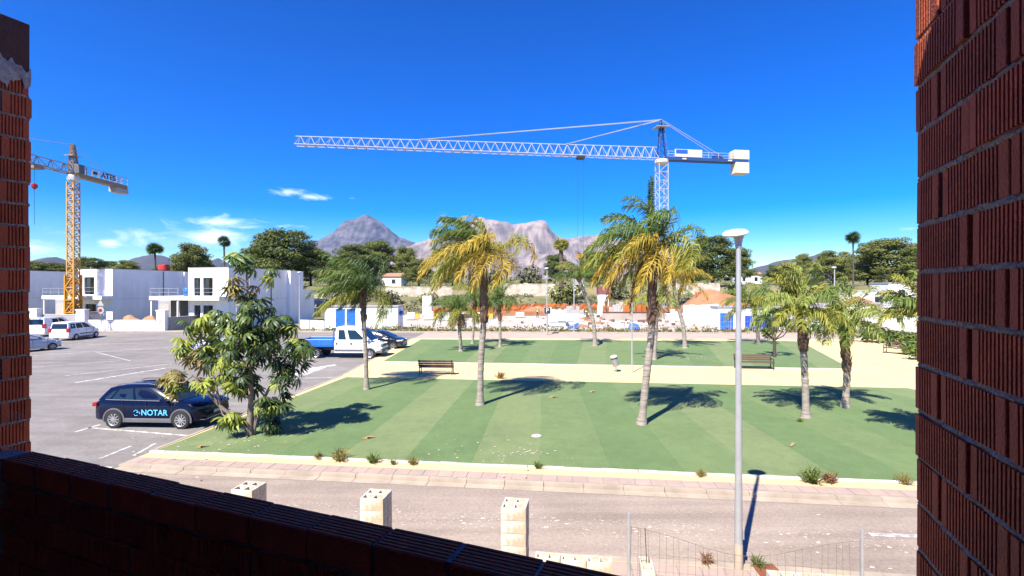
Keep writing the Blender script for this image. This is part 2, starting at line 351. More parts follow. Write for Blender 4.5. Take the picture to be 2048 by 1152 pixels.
# ---------------------------------------------------------------- mountains
m_rock = mat('mountain_rock', (.135, .12, .125), .95, (.055, .058, .056), .005, .85, .0, pos=True, detail=12)
m_rock2 = mat('cliff_rock', (.29, .23, .20), .95, (.125, .108, .10), .007, .9, .0, pos=True, detail=12, stretch=(1, 1, .35))
m_far = mat('far_hill', (.075, .068, .06), .95, (.05, .05, .042), .004, .7, pos=True, detail=10)
def mountain(name, sil, Y, m, depth, cliff, label, nx=240, ny=84, seed=1, rough=60):
    sil = sorted(sil); x0, x1 = sil[0][0], sil[-1][0]; b = MB(); vs, fs = [], []
    def prof(px):
        for (a, za), (c, zc) in zip(sil, sil[1:]):
            if a <= px <= c: return za + (zc - za) * (px - a) / (c - a)
        return sil[-1][1]
    for i in range(nx + 1):
        px = x0 + (x1 - x0) * i / nx; top = (CY - prof(px)) / F * Y + H
        for j in range(ny + 1):
            t = -1 + 2 * j / ny; t = math.copysign(abs(t) ** 1.25, t); yy = Y + t * depth; X = (px - CX) / F * Y
            a = abs(t); f = (1 - a) ** 1.1 if not cliff or t > 0 else (1 - .16 * sstep(0, .10, a) - .36 * sstep(.09, .17, a) - .48 * sstep(.17, 1, a))
            n3 = noise.fractal((X / 900 + seed, yy / 1300, seed), 1.0, 2.1, 6); rg = 1 - 2 * abs(noise.fractal((X / 620 + 7 * seed, yy / 1500, 2.2), .9, 2.2, 6))
            z = top * f + (n3 * rough * 1.4 + (rg - .5) * rough * 1.6) * min(1, a * 9) * (1 - a * a) + noise.fractal((X / 190, yy / 260, 5 + seed), .9, 2.1, 4) * rough * .45 * (1 - a) + (.5 - abs(noise.fractal((X / 130, yy / 420, 11 + seed), .8, 2.2, 5))) * rough * .8 * min(1, a * 12) * (1 - a)
            vs.append((X + noise.noise((X / 300, yy / 300, 9)) * rough * .5, yy, z - 60 * a * a))
    for i in range(nx):
        for j in range(ny):
            a = i * (ny + 1) + j; fs.append((a, a + ny + 1, a + ny + 2, a + 1))
    b.add(vs, fs); o = b.build(name, m, smooth=True, ang=180); struct(o, label); return o
mountain('mountain', [(530, 540), (560, 512), (610, 492), (640, 480), (660, 470), (680, 456), (697, 443), (712, 435), (727, 430), (737, 431), (752, 439), (775, 455), (800, 474), (830, 488), (870, 500), (940, 520), (1000, 545)], 9500, m_rock, 3000, False, 'pointed blue-grey mountain peak', seed=1, rough=75)
mountain('mountain', [(760, 540), (800, 500), (835, 486), (870, 477), (905, 468), (925, 452), (942, 440), (960, 436), (985, 440), (1010, 444), (1032, 450), (1052, 445), (1080, 440), (1090, 443), (1098, 455), (1110, 470), (1135, 477), (1165, 474), (1200, 470), (1240, 480), (1290, 500), (1350, 520), (1420, 545)], 7600, m_rock2, 2200, True, 'flat-topped rocky massif with pale pink cliffs', nx=300, ny=96, seed=4, rough=60)
for s, Y, lab in (([(220, 560), (262, 530), (280, 515), (300, 509), (325, 511), (342, 518), (365, 530), (420, 536), (500, 560)], 6500, 'low blue hill behind the villas'),
                  ([(360, 560), (395, 540), (418, 523), (436, 516), (455, 528), (500, 560)], 7000, 'small pointed blue hill beside the tall thin palm'),
                  ([(40, 560), (75, 528), (96, 515), (112, 514), (130, 524), (180, 550)], 6000, 'rounded blue hill beside the yellow crane mast'),
                  ([(1440, 560), (1530, 530), (1565, 520), (1600, 517), (1640, 508), (1660, 506), (1690, 520), (1760, 540), (1840, 560)], 6500, 'low hazy hills behind the right-hand pines')):
    mountain('hill', s, Y, m_far, 1200, False, lab, nx=60, ny=24, seed=int(s[0][0]) % 13, rough=22)
# ---------------------------------------------------------------- the unfinished brick room the picture is taken from
E = V((-.931, .365, 0)).normalized(); NO = V((.365, .931, 0)).normalized()   # along the facade to the left, and outwards
FA = math.atan2(-E.y, -E.x)                                                   # angle of the facade (left to right)
BL, BH, BD, BJ, CH = .24, .096, .115, .0115, .108
def rib_brick(name, L):                                     # ribbed stretcher; face at y=0 looking to -y, x from 0 to L, z 0..BH
    b = MB(); band = .024; n = max(3, int((L - 2 * band) / .0128)); p = [(0, .0015), (.0015, 0), (band, 0)]; w_ = (L - 2 * band) / n
    for i in range(n):
        x = band + i * w_; p += [(x + w_ * .10, .0052), (x + w_ * .40, .0052), (x + w_ * .50, 0), (x + w_, 0)]
    p += [(L - .0015, 0), (L, .0015), (L, BD), (0, BD)]
    b.prism(p, 0, BH); return b.mesh(name, m_brick)
me_full, me_half = rib_brick('brick', BL), rib_brick('half_brick', .115)
def jamb(name, label, O, ang, z0, courses, length, joint0, flip):
    """ribbed wall face along local +x starting at O (the outer corner), its face looking to local -y"""
    t = thing(name, label, 'wall', (O.x, O.y, 0), ang); rr = random.Random(int(abs(O.x) * 100))
    zt = z0 + courses * CH
    m = MB(); m.b2((.004, .0035, z0 - .02), (length, .24, zt)); m.build('mortar', m_mortar, t)
    # squeezed mortar beads in the bed joints
    me = MB(); n = 64; vs = []
    for i in range(n + 1):
        for j in range(5):
            a = PI * j / 4; vs.append((length * i / n, .006 - (.0095 + .010 * noise.noise((i * .55, j * .4, 1))) * math.sin(a), .006 - math.cos(a) * (.0085 + .006 * noise.noise((i * .6, 3, j)))))
    fs = [(i * 5 + j, i * 5 + j + 1, (i + 1) * 5 + j + 1, (i + 1) * 5 + j) for i in range(n) for j in range(4)]
    fs += [(0, 1, 2, 3, 4), tuple(range(n * 5 + 4, n * 5 - 1, -1))]
    me.add(vs, fs); me = me.mesh('bed_joint', m_mortar)
    for c in range(courses):
        z = z0 + c * CH
        put('bed_joint', me, t, loc=(R(0, .003), 0, z - .0115 + .0))
        x = 0.0; half = c % 2 == (1 if flip else 0); dy = rr.uniform(-.006, 0)
        while x < length - .05:
            L = .115 if half and x == 0 else BL
            if x + L > length: break
            o = put('brick', me_half if L < .2 else me_full, t, loc=(x + rr.uniform(-.002, .002) + (rr.uniform(-.007, .006) if x == 0 else 0), dy + rr.uniform(-.003, .001), z + .001), rot=(rr.uniform(-.006, .006), rr.uniform(-.004, .004), rr.uniform(-.006, .006)))
            x += L + BJ
    return t
W0 = V((.955, 1.150, 0)); J0 = V((-2.43, 2.470, 0))
# right jamb: local +x runs inwards (-NO), its face looks along E
angR = math.atan2(-NO.y, -NO.x)
jr = jamb('brick_wall', 'dark red ribbed brick wall filling the right edge of the picture', W0, angR, 5.142 - 13 * CH, 26, 1.45, 0, False)
# left jamb: must look along -E; mirrored, so its local +x also runs inwards
angL = math.atan2(-NO.y, -NO.x)
jl = jamb('brick_wall', 'narrow brick pier at the left edge with white mortar smears near its top', J0, angL, 4.335 - 4 * CH, 21, .75, 0, True)
jl.scale = (1, -1, 1)
top = 4.335 + 17 * CH
sm = MB()
for k in range(5): sm.b2((.002 + k * .125, -.004 + .002 * (k % 2), top + .004), (.117 + k * .125, .12, top + .245))
for i in range(5):
    o = MB(); o.b2((.002 + i * .125, -.004 + .002 * (i % 2), top + .014), (.117 + i * .125, .12, top + .255)); o.build('soldier_brick', m_brickd, jl, bevel=.003)
m_smear = mat('white_mortar_smear', (.42, .40, .40), .95, (.22, .2, .2), 30, .7, .6, 60)
o = MB(); vs = []
nn = 70
for i in range(nn + 1):
    x = .0 + .42 * i / nn; hgt = max(.004, .035 + .09 * noise.fractal((x * 22, 1, 2), 1, 2, 4)); dp = max(.004, .055 + .12 * noise.fractal((x * 16, 5, 2), 1, 2, 4))
    vs += [(x, -.008, top - dp), (x, -.013, top), (x, -.009, top + hgt)]
fs = [(i * 3 + j, (i + 1) * 3 + j, (i + 1) * 3 + j + 1, i * 3 + j + 1) for i in range(nn) for j in range(2)]
o.add(vs, fs); o.build('mortar_smear', m_smear, jl, smooth=True)
# parapet: cap course with lengthwise ribs, ribbed inner face below
PT = 4.33
pv = V((.302, 1.31, 0)); pv = pv - E * .80                   # right end of the outer edge
pw = thing('brick_parapet', 'low dark brick parapet with a ribbed cap course across the bottom', 'parapet', (pv.x, pv.y, 0), FA + PI)  # local +x to the left along the facade, +y inwards
LP = 3.72
m = MB(); m.b2((0, .010, PT - 1.0), (LP, .105, PT - .006)); m.build('mortar', m_mortar, pw)
cap = MB(); pr = [(0, 0), (0, -.095)]
cap_p = [(.004, -.095), (.0, -.090), (0, -.006), (.004, 0)]
for i in range(6):
    y = .012 + i * .0168; cap_p += [(y, 0), (y + .002, -.006), (y + .0065, -.006), (y + .0085, 0)]
cap_p += [(.111, 0), (.115, -.005), (.115, -.095)]
vs = [(0, a, b) for a, b in cap_p] + [(.24, a, b) for a, b in cap_p]; n = len(cap_p)
cap.add(vs, [tuple(range(n)), tuple(range(2 * n - 1, n - 1, -1))] + [(i, n + i, n + (i + 1) % n, (i + 1) % n) for i in range(n)])
me_cap = cap.mesh('cap_brick', m_brick); rr = random.Random(11)
m_joint = mat('blue_grey_mortar', (.12, .13, .17), .9, (.08, .085, .11), 20, .6, .7, 60)
x = .02; jt = MB(); jt.box((0, .056, -.05), (.018, .108, .10)); me_j = jt.mesh('cap_joint', m_joint)
while x < LP - .2:
    put('cap_brick', me_cap, pw, loc=(x, rr.uniform(-.004, .004), PT + rr.uniform(-.003, .003)), rot=(rr.uniform(-.008, .008), rr.uniform(-.006, .006), rr.uniform(-.008, .008)))
    put('cap_joint', me_j, pw, loc=(x + .247, 0, PT - .003 + rr.uniform(-.004, .002))); x += .2525
me_in = rib_brick('brick', BL)
for c in range(8):
    z = PT - .108 - (c + 1) * CH; x = .02 - (.12 if c % 2 else 0)
    while x < LP - .2:
        if x > -.01: put('brick', me_in, pw, loc=(x + BL, .113 + rr.uniform(-.003, .003), z), rot=(0, 0, PI))
        x += .2515
# the rest of the room and house (behind and below the camera)
def fr(t, d, z=0): return pv + E * t + NO * (d - pv.dot(NO)) + V((0, 0, z))   # t leftwards along facade, d outwards
def slab(name, m, t0, t1, d0, d1, z0, z1, lab, cat='wall'):
    b = MB(); b.prism([fr(t0, d0).xy, fr(t1, d0).xy, fr(t1, d1).xy, fr(t0, d1).xy], z0, z1); o = b.build(name, m)
    if cat: tag(o, lab, cat)
    else: struct(o, lab)
    return o
slab('floor_slab', m_conc, -2.6, 5.5, -3.6, 1.20, 3.2, 3.42, 'concrete floor slab of the unfinished house', None)
slab('ceiling_slab', m_conc, -2.6, 5.5, -3.6, .43, 6.45, 6.72, 'unseen concrete ceiling slab, added to shade the unfinished room', None)  # added overhead for shade; front edge cut back so sun reaches the jamb top
slab('back_wall', m_brick, -2.6, 5.5, -3.8, -3.61, 0, 6.72, 'brick back wall of the unfinished room')
slab('side_wall', m_brick, 5.5, 5.7, -3.8, 1.2, 0, 6.72, 'brick side wall beyond the left pier')
slab('side_wall', m_brick, -2.8, -2.6, -3.8, 1.2, 0, 6.72, 'brick side wall beyond the right jamb')
slab('facade_wall', m_brick, LP + .34, 5.7, 1.21, 1.42, 0, 6.4, 'brick facade left of the pier')
slab('facade_wall', m_brick, -2.8, -.26, 1.21, 1.42, 0, 6.72, 'brick facade right of the jamb')
slab('facade_wall', m_brick, -.25, LP, 1.22, 1.325, 0, PT - 1.02, 'brick facade below the parapet')

# ---------------------------------------------------------------- concrete-block boundary wall, posts and wire
def hollow(L=.39, W=.19, Hh=.187):
    b = MB(); xs = [0, .03, L / 2 - .016, L / 2 + .016, L - .03, L]; 
    b.b2((-L / 2, -W / 2, 0), (L / 2, -W / 2 + .03, Hh)); b.b2((-L / 2, W / 2 - .03, 0), (L / 2, W / 2, Hh))
    for a, c in ((0, 1), (2, 3), (4, 5)): b.b2((xs[a] - L / 2, -W / 2 + .03, 0), (xs[c] - L / 2, W / 2 - .03, Hh - .001))
    return b.mesh('block', m_block)
me_block = hollow()
WA = math.atan2(-.147, .989); WD = V((.989, -.147, 0)); WB = V((.05, 7.80, 0))
def wl_(t, z=0): return WB + WD * t + V((0, 0, z))
for i, (t, lab) in enumerate(((0, 'tall concrete-block pillar above the parapet, nearest the lamp post'), (-2.33, 'concrete-block pillar in the street, second from the lamp post'), (-4.65, 'concrete-block pillar third from the lamp post, its upper blocks just above the parapet'), (-7.05, 'concrete-block pillar farthest left, only its pale top above the parapet'))):
    p = wl_(t); th = thing('block_pillar', lab, 'pillar', p, WA + R(-.03, .03), 'concrete-block pillars along the boundary')
    for k in range(8):
        for s in (-1, 1): put('block', me_block, th, loc=(R(-.004, .004), s * .098 + R(-.003, .003), .10 + k * .1985), rot=(0, 0, R(-.01, .01)))
    mm = MB()
    for k in range(1, 8): mm.b2((-.19, -.186, .098 + k * .1985 - .011), (.19, .186, .098 + k * .1985 + .001))
    mm.build('mortar', m_mortar if 0 else m_block, th)
def low_wall(t0, t1, lab, dz=0):
    th = thing('block_wall', lab, 'wall', wl_(t0), WA); n = int((t1 - t0) / .4)
    for k in range(4):
        for i in range(n):
            if k == 3 and i == n and False: continue
            put('block', me_block, th, loc=(.2 + i * .4 + (.2 if k % 2 and i < n - 1 else 0) * (0 if k == 3 else 1), R(-.006, .006), .10 + k * .1985 + dz), rot=(0, 0, R(-.012, .012)))
    mm = MB(); mm.b2((.01, -.085, .02), (n * .4 - .01, .085, .10 + 3.5 * .1985)); mm.build('mortar', m_mortar, th)
low_wall(.32, 1.55, 'short low wall of hollow concrete blocks beside the tall pillar')
low_wall(3.78, 9.2, 'long low wall of hollow concrete blocks right of the lamp post')
th = thing('block_pillar', 'single stack of pale hollow blocks with a thin steel bar standing in it', 'pillar', wl_(2.03), WA)
for k in range(4): put('block', me_block, th, loc=(0, 0, .10 + k * .1985), rot=(0, 0, PI / 2 + R(-.02, .02)))
mm = MB(); mm.tube([(0, 0, .3), (0, .01, 1.0), (-.02, 0, 1.42)], .006, 6); mm.build('steel_bar', m_dark, th)
fe = thing('wire_fence', 'rusty sagging wire mesh fence between two steel posts by the lamp', 'fence', (0, 0, 0))
p0, p1 = wl_(1.77), wl_(5.05)
for p, hh in ((p0, 1.64), (p1, 1.62)):
    mm = MB(); mm.tube([p + V((0, 0, .05)), p + V((0, 0, hh))], .024, 8); o = mm.build('post', m_steel, fe, smooth=True)
mm = MB(); d = p1 - p0; rr = random.Random(2); rust = mat('rusty_wire', (.16, .10, .07), .8)
def ftop(s): return 1.42 - .28 * math.sin(PI * s) ** 1.0 + .05 * math.sin(9 * s)
for i in range(31):
    s = i / 30; q = p0 + d * s; lean = rr.uniform(-.03, .03)
    mm.tube([q + V((0, .03, .32)), q + V((lean, .03, .8)), q + V((lean * 1.6, .03, ftop(s)))], .0022, 4, False)
for z in (.45, .75, 1.0): mm.tube([p0 + d * (i / 12) + V((0, .032, min(z, ftop(i / 12)) + rr.uniform(-.012, .012))) for i in range(13)], .0022, 4, False)
mm.tube([p0 + d * (i / 14) + V((0, .034, ftop(i / 14))) for i in range(15)], .003, 4, False)
mm.build('wire_mesh', rust, fe)
o = MB(); o.prism([G(1505, 1133, PZ).xy, G(1545, 1130, PZ).xy, G(1566, 1152, PZ).xy, G(1522, 1156, PZ).xy], PZ + .016, PZ + .03)
tag(o.build('rusty_plate', mat('rust_plate', (.22, .075, .03), .9, (.13, .04, .02), 5, .7)), 'small rust-brown metal plate on the pavement at the foot of the lamp post', 'plate')

# ---------------------------------------------------------------- street lamps
def lamp(px, py, hgt, label, name='street_lamp', sc=1.0, z=PZ, pos=None, group='street lamps'):
    p = pos or G(px, py, z); t = thing(name, label, 'street lamp', p, 0, group)
    b = MB(); b.tube([(0, 0, 0), (0, 0, .9), (0, 0, hgt - .28)], [.088 * sc, .082 * sc, .052 * sc], 16); b.build('pole', m_steel, t, smooth=True)
    b = MB(); b.lathe([(.092 * sc, 0), (.092 * sc, .42), (.086 * sc, .45)], 16); b.build('base_sleeve', mat('pole_base', (.40, .33, .25), .9, (.3, .25, .2)), t, smooth=True)
    b = MB(); b.box((.085 * sc, -.02, .62), (.02, .07, .16)); b.build('service_hatch', m_steel, t)
    b = MB(); b.lathe([(.054, hgt - .30), (.058, hgt - .24), (.072, hgt - .16), (.095, hgt - .095), (.09, hgt - .06)], 18); b.build('neck', m_cwhite, t, smooth=True)
    M = Matrix.Diagonal((1.16, 1, 1)) ; M = Matrix.Rotation(math.radians(-9), 3, 'Y') @ Matrix.Rotation(math.radians(14), 3, 'X') @ M
    b = MB(); b.lathe([(.06, -.03), (.10, -.035), (.185, -.02), (.20, .0), (.192, .024), (.15, .055), (.075, .072), (.01, .077)], 26, (-.055, 0, hgt - .05), M); b.build('lamp_head', mat('lamp_white', (.46, .50, .53), .4, (.40, .44, .47)), t, smooth=True)
    b = MB(); b.lathe([(.02, -.045), (.11, -.043), (.12, -.032)], 20, (-.075, 0, hgt - .052), M); b.build('lens', m_lgrey, t, smooth=True)
    return t
lamp(1477, 1137, 6.02, 'tall near lamp post with a white saucer head, standing at the kerb', sc=.8)
pl = lamp(1094, 668, 7.2, 'distant lamp post carrying a square parking sign')
lamp(599, 657, 7.0, 'distant lamp post beside the white site cabin with blue doors')
lamp(499, 664, 7.2, 'distant lamp post whose head shows above the umbrella tree')
lamp(1669, 672, 7.2, 'distant lamp post behind the right-hand palms')
b = MB(); b.box((.02, -.11, 2.55), (.72, .03, .74)); b.build('sign_board', m_lgrey, pl)
b = MB(); b.box((.02, -.127, 2.55), (.66, .01, .68)); b.build('sign_panel', m_dark, pl)
text('sign_letter', 'P', .62, m_lgrey, pl, (.02, -.137, 2.55), (PI / 2, 0, 0))
t = thing('metal_post', 'slim grey pole standing on the sandy path beside the litter bin', 'pole', G(1264, 745, PZ))
b = MB(); b.tube([(0, 0, 0), (0, 0, 5.2)], [.045, .035], 10); b.build('shaft', m_steel, t, smooth=True)
b = MB(); b.lathe([(.10, 0), (.10, .03), (.05, .05)], 12); b.build('base_plate', m_steel, t)
b = MB(); b.lathe([(.04, 5.2), (.04, 5.23), (.01, 5.26)], 10); b.build('cap', m_steel, t)
for px, pt, lab in ((1148, 550, 'thin grey post with a small panel beside the leaning palm'), (473, 545, 'thin white pole in front of the right-hand villa')):
    p = G(px, 663, .1); t = thing('metal_post', lab, 'pole', p); h = AT(px, pt, p.y).z
    b = MB(); b.tube([(0, 0, 0), (0, 0, h - .1)], .055, 8); b.build('shaft', m_cwhite, t, smooth=True)
    if px > 1000: b = MB(); b.box((.55, 0, h - .9), (.9, .05, .6)); b.build('panel', m_steel, t)
    b = MB(); b.lathe([(.13, 0), (.13, .04), (.06, .06)], 12); b.build('base_plate', m_steel, t)

# ---------------------------------------------------------------- benches and bin
def bench(p, rz, label, Ln=1.9):
    t = thing('park_bench', label, 'bench', p, rz, 'wooden park benches')      # sitter looks to local -y
    for k in range(4): b = MB(); b.box((0, -.20 + k * .125, .44), (Ln, .105, .035)); b.build('seat_slat', m_wood, t, bevel=.006)
    for k in range(3):
        b = MB(); b.box((0, .245 + k * .035, .56 + k * .125), (Ln, .03, .105), Matrix.Rotation(-.22, 3, 'X')); b.build('back_slat', m_wood, t, bevel=.006)
    for s in (-1, 1):
        x = s * (Ln / 2 - .06)
        b = MB(); b.bar((x, -.22, 0), (x, -.22, .64), .045, .045); b.build('front_leg', m_dark, t)
        b = MB(); b.bar((x, .24, 0), (x, .20, .45), .045, .045); b.bar((x, .20, .43), (x, .35, .90), .045, .04); b.build('rear_leg', m_dark, t)
        b = MB(); b.bar((x, -.24, .64), (x, .26, .64), .05, .035); b.build('armrest', m_dark, t)
        b = MB(); b.bar((x, -.22, .40), (x, .2, .40), .04, .04); b.build('seat_bearer', m_dark, t)
    return t
bench(G(873, 749, PZ), PI - .05 + .0, 'wooden park bench on the sandy path left of centre', 2.0)
bench(G(1508, 738, PZ), -.10, 'wooden park bench at the far lawn, partly behind the near lamp post', 2.25)
bench(G(1793, 708, PZ), math.radians(-58), 'slim park bench by the hedge near the right wall', 1.6)
p = G(1232, 744, PZ); t = thing('litter_bin', 'grey metal litter bin tilted on its post on the sandy path', 'litter bin', p)
m_bin = mat('bin_metal', (.28, .30, .33), .5, (.22, .24, .27), 4, .6, metal=.4)
b = MB(); b.tube([(0, 0, 0), (0, 0, .5)], .035, 10); b.build('post', m_steel, t, smooth=True)
M = Matrix.Rotation(math.radians(-15), 3, 'Y')
b = MB(); b.lathe([(.17, 0), (.19, .02), (.20, .52), (.185, .52), (.17, .1)], 20, (0, 0, .36), M); b.build('bucket', m_bin, t, smooth=True)
b = MB(); b.lathe([(.21, .53), (.215, .57), (.16, .64), (.05, .67)], 20, (0, 0, .36), M); b.build('lid', m_lgrey, t, smooth=True)
b = MB(); b.lathe([(.206, .44), (.206, .50)], 20, (0, 0, .36), M); b.build('rim_band', m_dark, t)
o = MB(); o.lathe([(.17, 0), (.18, .02), (.165, .035), (.05, .04)], 18, G(1073, 874, PZ) + V((0, 0, .022))); tag(o.build('round_cover', m_conc, smooth=True), 'small round concrete cover lying on the near lawn', 'cover')
# ---------------------------------------------------------------- palms
m_trunk = mat('palm_trunk', (.34, .295, .25), .95, (.20, .168, .14), 3.0, .85, .8, 26, stretch=(.6, .6, 4.5), grain=[(2.2, .18), (1.3, .2, (.15, .15, 6))])
m_boot = mat('palm_boots', (.21, .125, .08), .95, (.11, .065, .042), 5, .7, .7, 25)
m_fr = {'green': mat('frond_green', (.15, .215, .036), .55, (.10, .16, .028), 1.5, .6, transl=.35),
        'dark': mat('frond_dark', (.075, .125, .028), .55, (.05, .09, .02), 1.5, .6, transl=.3),
        'olive': mat('frond_olive', (.33, .32, .05), .6, (.23, .24, .038), 1.5, .6, transl=.35),
        'lime': mat('frond_lime', (.33, .38, .09), .55, (.24, .30, .065), 1.5, .6, transl=.4),
        'gold': mat('frond_gold', (.54, .38, .05), .65, (.41, .30, .04), 1.5, .6, transl=.35),
        'rust': mat('frond_rust', (.42, .20, .035), .75, (.27, .125, .03), 1.5, .6, transl=.25),
        'dry': mat('frond_dry', (.34, .24, .13), .85, (.23, .155, .08), 1.5, .6, transl=.2)}
def frond_mesh(L, az, el, wind, droop, rr, nl=46, leaf=.8, lw=.034, stiff=1.0):
    b = MB(); n = 14; ds = L / n; d = V((math.cos(az) * math.cos(el), math.sin(az) * math.cos(el), math.sin(el))); p = V((0, 0, 0)); pts = [p.copy()]; dirs = [d.copy()]
    for i in range(n):
        s = (i + 1) / n; d = (d + (V((0, 0, -1)) * droop * 1.3 * (.15 + 2.1 * s * s) + wind * 1.6 * (.35 + 1.0 * s)) * ds / stiff).normalized(); p = p + d * ds; pts.append(p.copy()); dirs.append(d.copy())
    b.tube(pts, [.028 * (1 - i / (n + 1)) + .004 for i in range(n + 1)], 5, False)
    for k in range(nl):
        s = .12 + .88 * (k + rr.random() * .6) / nl; f = s * n; i = min(n - 1, int(f)); q = pts[i].lerp(pts[i + 1], f - i); dr = dirs[i].lerp(dirs[i + 1], f - i).normalized()
        side = dr.cross(V((0, 0, 1)))
        if side.length < .15: side = V((math.sin(az), -math.cos(az), 0))
        side.normalize(); up = side.cross(dr).normalized()
        ll = leaf * (math.sin(PI * min(1, .16 + .8 * s)) ** .6) * rr.uniform(.75, 1.1)
        for sg in (-1, 1):
            lift = rr.uniform(-.55, .75); a = (dr * rr.uniform(.45, .8) + side * sg * rr.uniform(.6, 1) + up * lift * .8).normalized()
            g1 = V((0, 0, -1)) * (.9 * max(droop, .1) + .75) + wind * .75; p1 = q + a * ll * .42; a2 = (a + g1 * .95).normalized(); p2 = p1 + a2 * ll * .34; a3 = (a2 + g1 * .9).normalized(); p3 = p2 + a3 * ll * .24
            w1 = a.cross(V((rr.uniform(-1, 1), rr.uniform(-1, 1), rr.uniform(-1, 1)))).normalized() * lw * .5
            b.add([q - w1 * .5, q + w1 * .5, p1 - w1, p1 + w1, p2 - w1 * .7, p2 + w1 * .7, p3], [(0, 1, 3, 2), (2, 3, 5, 4), (4, 5, 6)])
    return b
def palm(base, path, label, L, fr, wind=(-.5, .05, 0), tr=.17, boots=.25, seed=0, leaf=.78, nl=54, lw=.034, dryskirt=0):
    """base: pixel; path: pixels up the trunk, the last is the crown base; fr: list of (count, elevation deg, droop, colour)"""
    rr = random.Random(seed); B = G(base[0], base[1], PZ) if isinstance(base, tuple) else base
    P = [V((0, 0, 0))] + [AT(x, y, B.y) - B for x, y in path]
    t = thing('palm_tree', label, 'palm tree', B + V((0, 0, .02)), 0, 'feather palms on the lawns')
    pts = []                                         # smooth the path
    n = 16
    for i in range(n + 1):
        f = i / n * (len(P) - 1); k = min(len(P) - 2, int(f)); u = f - k
        p0, p1, p2, p3 = P[max(0, k - 1)], P[k], P[k + 1], P[min(len(P) - 1, k + 2)]
        pts.append(.5 * ((2 * p1) + (p2 - p0) * u + (2 * p0 - 5 * p1 + 4 * p2 - p3) * u * u + (3 * p1 - p0 - 3 * p2 + p3) * u ** 3))
    def at(s): f = s * n; k = min(n - 1, int(f)); return pts[k].lerp(pts[k + 1], f - k)
    ns = 44; pp, rd_ = [], []
    for i in range(ns + 1):
        s = i / ns * (1 - boots * .5); pp.append(at(s)); rd_.append(tr * .9 * (1.26 - .46 * min(1, s * 9) + .12 * (1 - s)) * (1 + (.06 if i % 3 == 0 else 0)) * rr.uniform(.96, 1.04))
    b = MB(); b.tube(pp, rd_, 12); b.build('trunk', m_trunk, t, smooth=True, ang=60)
    if boots:
        b = MB(); q = []; r2 = []
        for i in range(15):
            s = 1 - boots + boots * i / 14; q.append(at(s)); r2.append(tr * rr.uniform(.80, 1.05) * (1.0 if i < 11 else .85))
        b.tube(q, r2, 10)
        for i in range(int(30 + 40 * boots)):
            s = 1 - boots + boots * rr.random(); c = at(s); a = rr.random() * 2 * PI; o = V((math.cos(a), math.sin(a), 0)); up = V((0, 0, 1)); si = o.cross(up); w_ = rr.uniform(.04, .075); l = rr.uniform(.16, .34)
            p0 = c + o * tr * .8; p1 = c + o * (tr * 1.02 + rr.uniform(.0, .07)) + up * l
            b.add([p0 - si * w_ * 1.5, p0 + si * w_ * 1.5, p1 + si * w_ * .6, p1 - si * w_ * .6, p0 + o * .05 - up * .02], [(0, 1, 2, 3), (0, 3, 4), (1, 4, 2), (3, 2, 4)])
        b.build('leaf_bases', m_boot, t)
    C = at(1.0); W = V(wind)
    fr = [(int(round(c_ * 1.12)), *r_) for c_, *r_ in fr]
    for cnt, el, dr, colr in fr:
        ph = rr.random() * 6.28
        for k in range(cnt):
            az_ = ph + 2 * PI * k / cnt + rr.uniform(-.35, .35); e = math.radians(el + rr.uniform(-10, 10)); l = L * rr.uniform(.82, 1.12)
            c = colr if isinstance(colr, str) else rr.choice(colr)
            b = frond_mesh(l, az_, e, W * rr.uniform(.7, 1.25), dr * rr.uniform(.8, 1.2), rr, nl, leaf, lw)
            o = b.build('frond', m_fr[c], t, loc=C + V((math.cos(az_) * tr * .5, math.sin(az_) * tr * .5, rr.uniform(-.12, .1))))
    for k in range(dryskirt):
        az_ = rr.random() * 6.28; b = frond_mesh(L * rr.uniform(.4, .55), az_, math.radians(-60), W * .1, 1.0, rr, 30, leaf * .6, lw)
        b.build('dead_frond', m_fr['dry'], t, loc=C + V((math.cos(az_) * tr, math.sin(az_) * tr, -.15)))
    return t
palm((733, 780), [(731, 700), (727, 635), (727, 582)], 'dark green palm blown to the left, in front of the white truck', 2.6, [(4, 80, .16, 'green'), (7, 58, .36, ['green', 'dark', 'olive']), (8, 30, .6, ['dark', 'green', 'green']), (6, -5, .8, ['dark', 'dark', 'olive'])], (-.75, .05, .0), .135, .38, 11)
palm((960, 811), [(962, 720), (968, 620), (964, 512)], 'tall golden-fronded palm blown to the left, centre left of the lawn', 2.7, [(4, 84, .12, ['green', 'dark']), (8, 62, .62, ['green', 'olive', 'olive']), (11, 36, .9, ['olive', 'gold', 'olive']), (10, 6, 1.05, ['gold', 'gold', 'rust', 'olive'])], (-.72, .03, .0), .165, .42, 12, dryskirt=2)
palm((1283, 850), [(1292, 760), (1304, 640), (1301, 492)], 'tallest palm with an upright spear of fronds, in the middle of the near lawn', 2.5, [(4, 62, .45, ['green', 'dark']), (9, 38, .75, ['green', 'olive', 'green']), (9, 12, .9, ['olive', 'gold', 'green']), (8, -12, 1.1, ['gold', 'gold', 'olive'])], (-.62, .04, .0), .17, .36, 13, dryskirt=5)
fp = bpy.data.objects['palm_tree.002']; rr = random.Random(4); top_ = AT(1301, 492, fp.location.y) - fp.location
for k in range(4):
    b = frond_mesh(R(2.35, 2.75), R(0, 6.28), math.radians(R(87, 89.5)), V((.004, 0, .0)), -.03, rr, 80, .26, .034); b.build('frond', m_fr['dark' if k % 2 else 'green'], fp, loc=top_)
